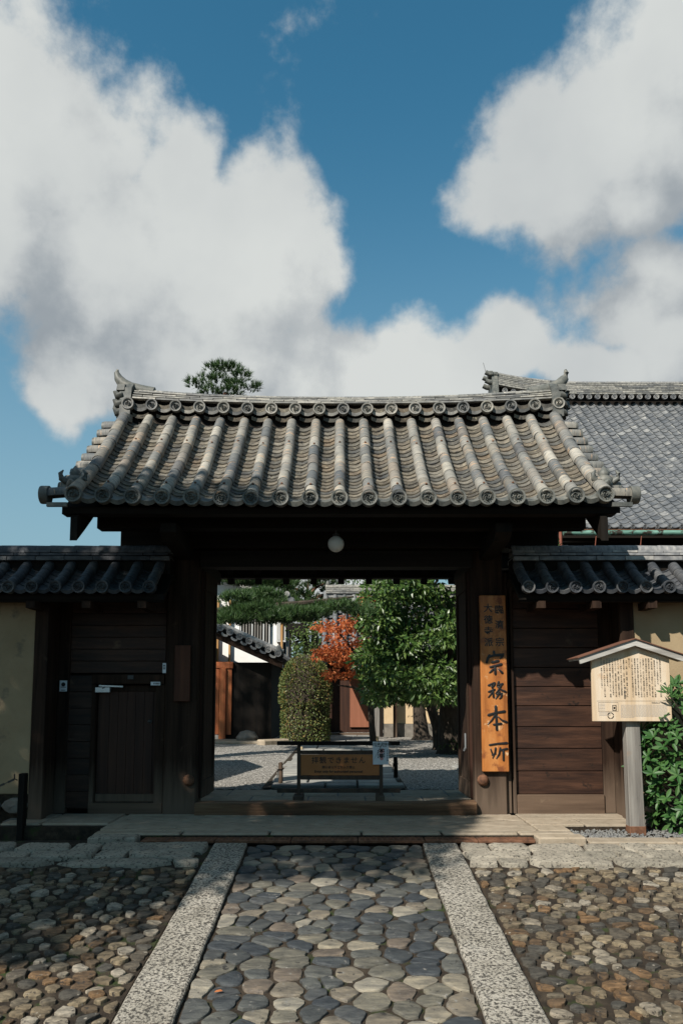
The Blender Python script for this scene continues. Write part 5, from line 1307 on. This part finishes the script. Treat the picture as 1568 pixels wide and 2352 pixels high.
a, b = S_(635,1496), S_(657,1432)
for k in range(5):
    xa = a.x + (b.x-a.x)*k/5; xb = a.x + (b.x-a.x)*(k+1)/5
    MB().box(xa+.006, xb-.006, SB-.10, SB-.02, S_(0,1470).z, S_(0,1415).z).build('siding_board', m_lattice, kura)
MB().box(a.x, b.x, SB-.14, SB-.02, S_(0,1475).z, S_(0,1471).z).build('siding_rail', m_lattice, kura)
for k in range(11):
    u = 572 + k*6; xa = S_(u,0).x; MB().box(xa, xa+.045, SB-.12, SB-.03, S_(0,1485).z, S_(0,1418).z).build('lattice_bar', m_lattice if k in (0,4,8,10) else m_greyw, kura)
MB().box(S_(570,0).x, S_(636,0).x, SB-.025, SB-.004, S_(0,1490).z, S_(0,1416).z).build('window', m_black, kura)
for u0, u1, m in ((657,661.5,m_orange),(549,552.5,m_orange),(524,527.5,m_orange)):
    MB().box(S_(u0,0).x, S_(u1,0).x, SB-.16, SB-.003, .5, S_(0,1380).z if u0 < 640 else S_(0,1432).z).build('post', m, kura)
for u0, u1 in ((663,667),(668.5,672),(674,678.5)): MB().box(S_(u0,0).x, S_(u1,0).x, SB+.0, SB+.12, .2, S_(0,1432).z).build('board', m_black if u0 != 668.5 else m_greyw, kura)
MB().prism([(S_(662,0).x, S_(0,1434).z),(S_(709,0).x, S_(0,1434).z),(S_(709,0).x, S_(0,1462).z),(S_(700,0).x, S_(0,1462).z),(S_(672,0).x, S_(0,1448).z)], 'y', SB-.4, SB+2).build('side_canopy', m_black, kura)
MB().bar(S_(672,1478)+Vector((0,.1,0)), S_(702,1464)+Vector((0,.1,0)), .08, .08).build('canopy_strut', m_black, kura)

# back gate and garden wall
GB = 22.0
bg_ = thing('inner_gate', (.45, GB, 0), 'dark inner gate with a tiled roof at the far end of the gravel court', 'gate')
G_ = lambda u, v: at(u, v, GB)
MB().box(G_(752,0).x, G_(850,0).x, GB+.5, GB+.58, .1, 2.1).build('door_panel', m_plank_v, bg_)
MB().box(G_(802,0).x, G_(849,0).x, GB+.44, GB+.499, .25, 1.9).build('door', mat('ruddy_door', [(.20,.075,.040),(.30,.12,.07)], scale=8, stretch=(1,1,.08), rough=.7, bump=.2), bg_)
for u0, u1, m in ((744,752,m_black),(851,860,m_greyw),(862,870,m_black)):
    MB().box(G_(u0,0).x, G_(u1,0).x, GB+.02 + (.0 if m != m_greyw else -.9), GB+.2 + (.0 if m != m_greyw else -.9), 0, 2.5).build('post', m, bg_, bev=.01)
MB().box(G_(735,0).x, G_(880,0).x, GB, GB+.3, 2.12, 2.5).build('lintel', m_black, bg_)
MB().box(G_(752,0).x, G_(850,0).x, GB+.05, GB+.25, .0, .10).build('threshold', m_post, bg_)
x0, x1 = -.45, 3.6
ip = lambda t: (GB-1.1 + 2.1*t, 2.38 + 1.72*t - .12*math.sin(math.pi*t))
fr = [(ip(i/6)[0], ip(i/6)[1]-.12) for i in range(7)]
vv, ff = slab(fr + [(2*(GB+1.0)-y, z) for y, z in fr[::-1]], x0-.1, x1, .08)
irf = MB().add(vv, ff).build('roof', m_blackx, bg_)
tile_field(irf, [x0 + .27*i for i in range(12)], ip, lambda x, t: 0, .07, 6, 13, m_hall, m_hall, m_hall_i, m_ridge_w, .09, big_ends=False)
MB().box(x0, x1, GB+.85, GB+1.15, 3.95, 4.2).build('ridge_core', m_ridge_w, irf)
for j in range(3): noshi(irf, x0, x1, GB+.80+.02*j, GB+1.2-.02*j, 4.06+.055*j, .042, .4, .2*(j % 2), m_ridge, lambda x: 0)
MB().tube([(x0-.02,GB+1.0,4.25),(x1,GB+1.0,4.25)], .09, 9).build('ridge_cap', m_ridge, irf, smooth=True)
MB().lathe((x0+.06,GB+1.0,4.36), [(.05,-.06),(.07,0),(.05,.07),(.02,.10)], 8).build('finial', m_disc, irf, smooth=True)
gw = thing('garden_wall', (4, GB, 0), 'buff plaster garden wall under the trees at the back, dappled with sun', 'wall')
MB().box(G_(872,0).x, 9, GB, GB+.35, .36, 2.0).build('plaster', mat('buff_plaster', [(.50,.37,.22),(.60,.46,.29)], scale=3, rough=.9, bump=.3, bscale=120), gw)
MB().box(G_(872,0).x, 9, GB-.04, GB+.36, 0, .355).build('plinth', m_basest, gw)
MB().prism([(GB-.35,1.98),(GB+.7,1.98),(GB+.18,2.4)], 'x', G_(872,0).x, 9).build('coping', m_hall, gw)
gs = MB().box(G_(890,0).x, G_(897,0).x, GB-.32, GB-.2, 0, 1.9).build('support_stake', m_post); tag(gs, 'thin upright brown support stake before the garden wall', 'stake')

# ------------------------------------------------------------------ clipped shrub
shrub = thing('clipped_shrub', (-.86, 19.2, 0), 'tall rounded clipped evergreen shrub in the middle of the court', 'shrub')
n = 9500; P, U = ell((-.86,19.2,1.12), (.62,.62,.98), n, .88); U0 = U.copy(); P = np.array((-.86,19.2,1.12)) + np.sign(U)*np.abs(U)**.88*np.array((.62,.62,.96))*rng.uniform(.9,1.02,(n,1))
P[:,2] = np.where(P[:,2] < .9, rng.uniform(.05,1.0,n), P[:,2])
rr = np.hypot(P[:,0]+.86, P[:,1]-19.2); low = P[:,2] < .95
ang = rng.uniform(0, 2*math.pi, n); P[low,0] = -.86 + .58*np.cos(ang[low])*rng.uniform(.88,1.03,low.sum()); P[low,1] = 19.2 + .58*np.sin(ang[low])*rng.uniform(.88,1.03,low.sum())
v, f = leaves_np(P, U + rng.normal(size=(n,3))*.6, .055, .018); mesh_np('foliage', v, f, l_shrub, shrub)
MB().lathe((-.86,19.2,0), [(.3,0.05),(.46,.3),(.50,1.2),(.46,1.7),(.28,2.02),(.02,2.1)], 12).build('inner_mass', m_bark, shrub, smooth=True)

# ------------------------------------------------------------------ broadleaf trees at the right of the court
def bl_tree(name, base, pts, rad, label, clumps, per, leafm, L, W, droop=.55, limbs=(), bark=None):
    t = thing(name, base, label, 'tree')
    MB().tube(pts, rad, 10).build('trunk', bark or m_bark, t, smooth=True)
    if limbs:
        lb = MB()
        for l in limbs: lb.tube(l, [.05,.035,.012][:len(l)] if len(l) == 3 else [.04,.012], 6)
        lb.build('limbs', bark or m_bark, t, smooth=True, kind='stuff')
    crown('crown', clumps, per, L, W, leafm, t, droop)
    return t
def layer(u0, u1, v0, v1, Y0, Y1, n, r, flat=.42):
    out = []
    for _ in range(n):
        u, v, Y = random.uniform(u0,u1), random.uniform(v0,v1), random.uniform(Y0,Y1); p = at(u, v, Y)
        out.append((tuple(p), (r*random.uniform(.7,1.3), r*random.uniform(.7,1.3), r*flat*random.uniform(.8,1.3))))
    return out
cl = layer(858,1075,1545,1605,13.6,15.5,36,.30) + layer(845,905,1340,1560,14.0,15.4,26,.30) + layer(850,1090,1470,1550,13.8,15.6,22,.32) + layer(860,1100,1330,1460,14.0,15.8,44,.34) + layer(880,1120,1210,1330,14.2,16,30,.36) + layer(1060,1250,1250,1590,14,16,40,.36)
bl_tree('broadleaf_tree', (2.15,15.6,0), [(2.15,15.6,-.05),(2.12,15.6,.12),(2.10,15.55,.7),(2.16,15.4,1.5),(2.1,15.2,2.8)], [.42,.27,.22,.20,.08],
        'large glossy evergreen tree with the thickest trunk by the right door leaf', cl, 1900, l_tree, .125, .029,
        limbs=[((2.12,15.5,1.3),(1.5,14.8,1.9),(.9,14.3,2.2)),((2.12,15.4,1.6),(2.0,14.6,2.3),(1.7,14.2,2.7)),((2.12,15.4,1.8),(2.8,14.8,2.4),(3.3,14.5,2.6)),((2.1,15.5,1.1),(1.7,14.7,1.35),(1.3,14.2,1.3))])
bt = atz(1008,1722,0); tp = at(978,1575,bt.y)
bl_tree('leaning_tree', bt, [(bt.x+.02,bt.y,-.05),(bt.x,bt.y,.12),at(1003,1668,bt.y),at(988,1620,bt.y),tp,tp+Vector((-.1,0,.6))], [.19,.13,.11,.10,.08,.04],
        'slim evergreen with a bent leaning trunk, left of the thickest trunk', layer(900,1010,1520,1600,16.2,17.6,16,.32), 1000, l_tree, .10, .020)
b2 = atz(967,1692,0); b2.y = 20.6; b2.x = at(967,1690,20.6).x
bl_tree('wall_tree', (b2.x,20.6,0), [(b2.x+.02,20.6,-.05),(b2.x,20.6,.12),(b2.x-.04,20.6,.6),(b2.x-.08,20.6,1.4),(b2.x-.05,20.6,2.6)], [.36,.21,.17,.15,.08],
        'straight trunked evergreen standing before the dappled garden wall', layer(900,1060,1440,1575,19.8,21.2,22,.42) + [((random.uniform(-.6,3.4), random.uniform(18.3,20.6), random.uniform(4.3,5.9)), (.45,.45,.24)) for _ in range(30)], 420, l_tree, .12, .024,  # hidden upper clumps and limbs added to dapple the garden wall
        limbs=[((b2.x,20.6,2.4),(1.2,20.0,3.6),(.4,19.5,4.7)),((b2.x,20.6,2.4),(2.3,20.0,3.8),(2.9,19.4,5.0)),((b2.x,20.6,2.4),(1.8,19.6,3.9),(1.5,18.8,5.2))])
# undergrowth at the thick trunk
ug = crown('undergrowth', layer(1030,1075,1695,1735,15.2,15.6,9,.16,.6), 900, .07, .02, l_lime, None); tag(ug, 'low green and russet plants round the thick trunk foot', 'undergrowth', kind='stuff')
# maple in red leaf
mc = []
for u0, u1, v0, v1, n in ((733,850,1428,1450,18),(765,860,1395,1440,8),(752,850,1455,1492,16),(726,800,1490,1512,17),(770,860,1500,1530,16),(748,850,1535,1556,13),(835,868,1365,1420,7)):
    mc += layer(u0,u1,v0,v1,17.2,18.4,int(n*1.15),.19,.24)
bl_tree('maple_tree', (.72,18.4,0), [(.72,18.4,-.05),(.72,18.4,.1),(.66,18.35,.9),(.55,18.2,1.8),(.5,18.0,2.7)], [.12,.08,.065,.05,.02],
        'small maple in orange red autumn leaf before the inner gate', mc, 1900, l_maple, .095, .026, .75, bark=m_bark,
        limbs=[((.62,18.3,1.3),(.2,18.0,1.7),(-.25,17.8,1.9)),((.58,18.2,1.6),(.3,17.9,2.1),(-.05,17.7,2.5)),((.64,18.3,1.1),(.3,17.9,1.3),(-.1,17.8,1.35)),((.6,18.2,1.7),(.9,17.9,2.3),(1.0,17.7,2.9))])

# ------------------------------------------------------------------ pines
pine = thing('garden_pine', (-3.1, 14.0, 0), 'trained pine whose long branch reaches in above the court and whose top clears the roof', 'tree')
MB().tube([(-3.1,14,-.05),(-3.0,14,.8),(-3.3,14,2.2),(-2.9,14,3.8),(-2.4,14,5.4),(-2.1,14,6.6)], [.24,.2,.18,.15,.10,.04], 9).build('trunk', m_pbark, pine, smooth=True)
pb1 = MB().tube([(-3.2,14,2.3),(-2.4,13.5,2.5),(-1.5,13.0,2.55),(-.6,12.9,2.62),(.2,12.9,2.72)], [.10,.08,.06,.04,.015], 7)
pb1.tube([(-3.0,14,3.4),(-2.2,13.8,3.3),(-1.4,13.6,3.2)], [.09,.06,.02], 7).tube([(-2.2,14,6.0),(-2.8,14,6.3)], [.05,.015], 6).tube([(-2.2,14,5.9),(-1.6,14,6.25)], [.05,.015], 6)
pb1.build('limbs', m_bark, pine, smooth=True, kind='stuff')
pd = []
for u0, u1, v0, v1, Y, n, r in ((515,625,1368,1400,13.0,11,.30),(512,640,1405,1432,12.8,12,.30),(620,720,1405,1428,12.8,11,.27),(700,835,1392,1416,12.8,13,.25),(520,640,1335,1345,13.5,10,.34),(610,700,1340,1350,13.8,5,.26)):
    for _ in range(n):
        p = at(random.uniform(u0,u1), random.uniform(v0,v1), Y + random.uniform(-.35,.35)); pd.append((tuple(p), (r, r, r*.42)))
for u, v, r in ((512,852,.30),(470,872,.17),(555,868,.22),(448,888,.17),(500,880,.27),(540,890,.25),(580,895,.15),(525,908,.3),(480,905,.25),(490,848,.18),(538,850,.2),(440,878,.12),(590,888,.11)):
    p = at(u, v, 14.0); pd.append((tuple(p), (r, r*1.1, r*.45)))
T, A = pads(pd, 620); needles('foliage', T, A, .115, .0052, 17, l_pine, pine)
def far_pine(x, y, h, label, pl, bark=True):
    t = thing('background_pine', (x,y,0), label, 'tree', 'pines behind the storehouse')
    MB().tube([(x,y,-.1),(x+.1,y,h*.4),(x-.15,y,h*.7),(x+.05,y,h)], [.25,.2,.14,.04], 8).build('trunk', m_pbark, t, smooth=True)
    lb = MB()
    for c, r in pl[:6]: lb.tube([(x,y,c[2]-.5),((x+c[0])/2,(y+c[1])/2,c[2]-.15),c], [.09,.06,.02], 6)
    lb.build('limbs', m_pbark, t, smooth=True, kind='stuff')
    T, A = pads(pl, 150); needles('foliage', T, A, .24, .014, 12, l_dark, t, .9); return t
def padpx(l, Y): return [(tuple(at(u, v, Y + random.uniform(-.8,.8))), (r, r, r*.5)) for u, v, r in l]
far_pine(at(712,0,33).x, 33, 5.9, 'background pine with reddish forked limbs left of the sky gap', padpx([(660,1345,.7),(720,1350,.6),(745,1340,.6),(690,1375,.7),(740,1385,.6),(760,1360,.45),(650,1375,.8),(700,1330,.6),(735,1325,.6),(765,1345,.35)], 33))
far_pine(at(640,0,31).x, 31, 5.4, 'background pine standing lower, over the storehouse gable', padpx([(610,1355,.7),(640,1375,.8),(665,1395,.8),(700,1405,.8),(740,1405,.7),(600,1330,.7),(650,1335,.6),(760,1415,.6)], 31))
def bg_tree(name, Y, px, r, label, m, per, L, flat=.7):
    pts = [tuple(at(u, v, Y + random.uniform(-.6,.6))) for u, v in px]; x = sum(p[0] for p in pts)/len(pts)
    t = thing(name, (x, Y, 0), label, 'tree'); zt = max(p[2] for p in pts)
    MB().tube([(x,Y,-.1),(x+.05,Y,zt*.5),(x,Y,zt*.9)], [.16,.12,.05], 8).build('trunk', m_bark, t, smooth=True)
    crown('crown', [(p, (r,r,r*flat)) for p in pts], per, L, L*.30, m, t); return t
bg_tree('background_tree', 36, [(800,1345),(835,1335),(830,1355),(862,1340),(775,1352),(850,1360),(880,1345),(812,1338)], .62, 'sparse broadleaf tree right of the sky gap, above the inner gate roof', l_dark, 260, .14)
bg_tree('background_tree', 25.5, [(690,1470),(720,1460),(745,1475),(705,1495),(735,1495),(755,1455),(690,1440),(725,1430),(750,1435)], .48, 'light green leafy tree between storehouse and maple', l_lime, 420, .12)
bg_tree('background_tree', 29.5, [(690,1425),(720,1410),(745,1420),(765,1440),(700,1450),(735,1450),(670,1415)], .7, 'deep green tree in shade behind the light green one', l_dark, 300, .14)

for i, (u, Y, h) in enumerate([(640,44,5.2),(690,46,4.8),(735,44,4.6),(790,47,4.4),(845,45,4.9),(900,46,5.5)]):
    x = at(u, 0, Y).x; t = thing('background_tree', (x, Y, 0), ['far tree hidden low behind the storehouse gable','far tree low behind the forked pine','far tree between the pine and the sky gap','lowest far tree under the sky gap','far tree behind the inner gate roof','far tree behind the large evergreen crown'][i], 'tree')
    MB().tube([(x,Y,-.1),(x,Y,h*.9)], [.2,.06], 7).build('trunk', m_bark, t)
    crown('crown', subclumps((x,Y,h*.55), (1.5,1.2,h*.42), 22, .6, .8, .2), 150, .22, .07, l_dark, t)
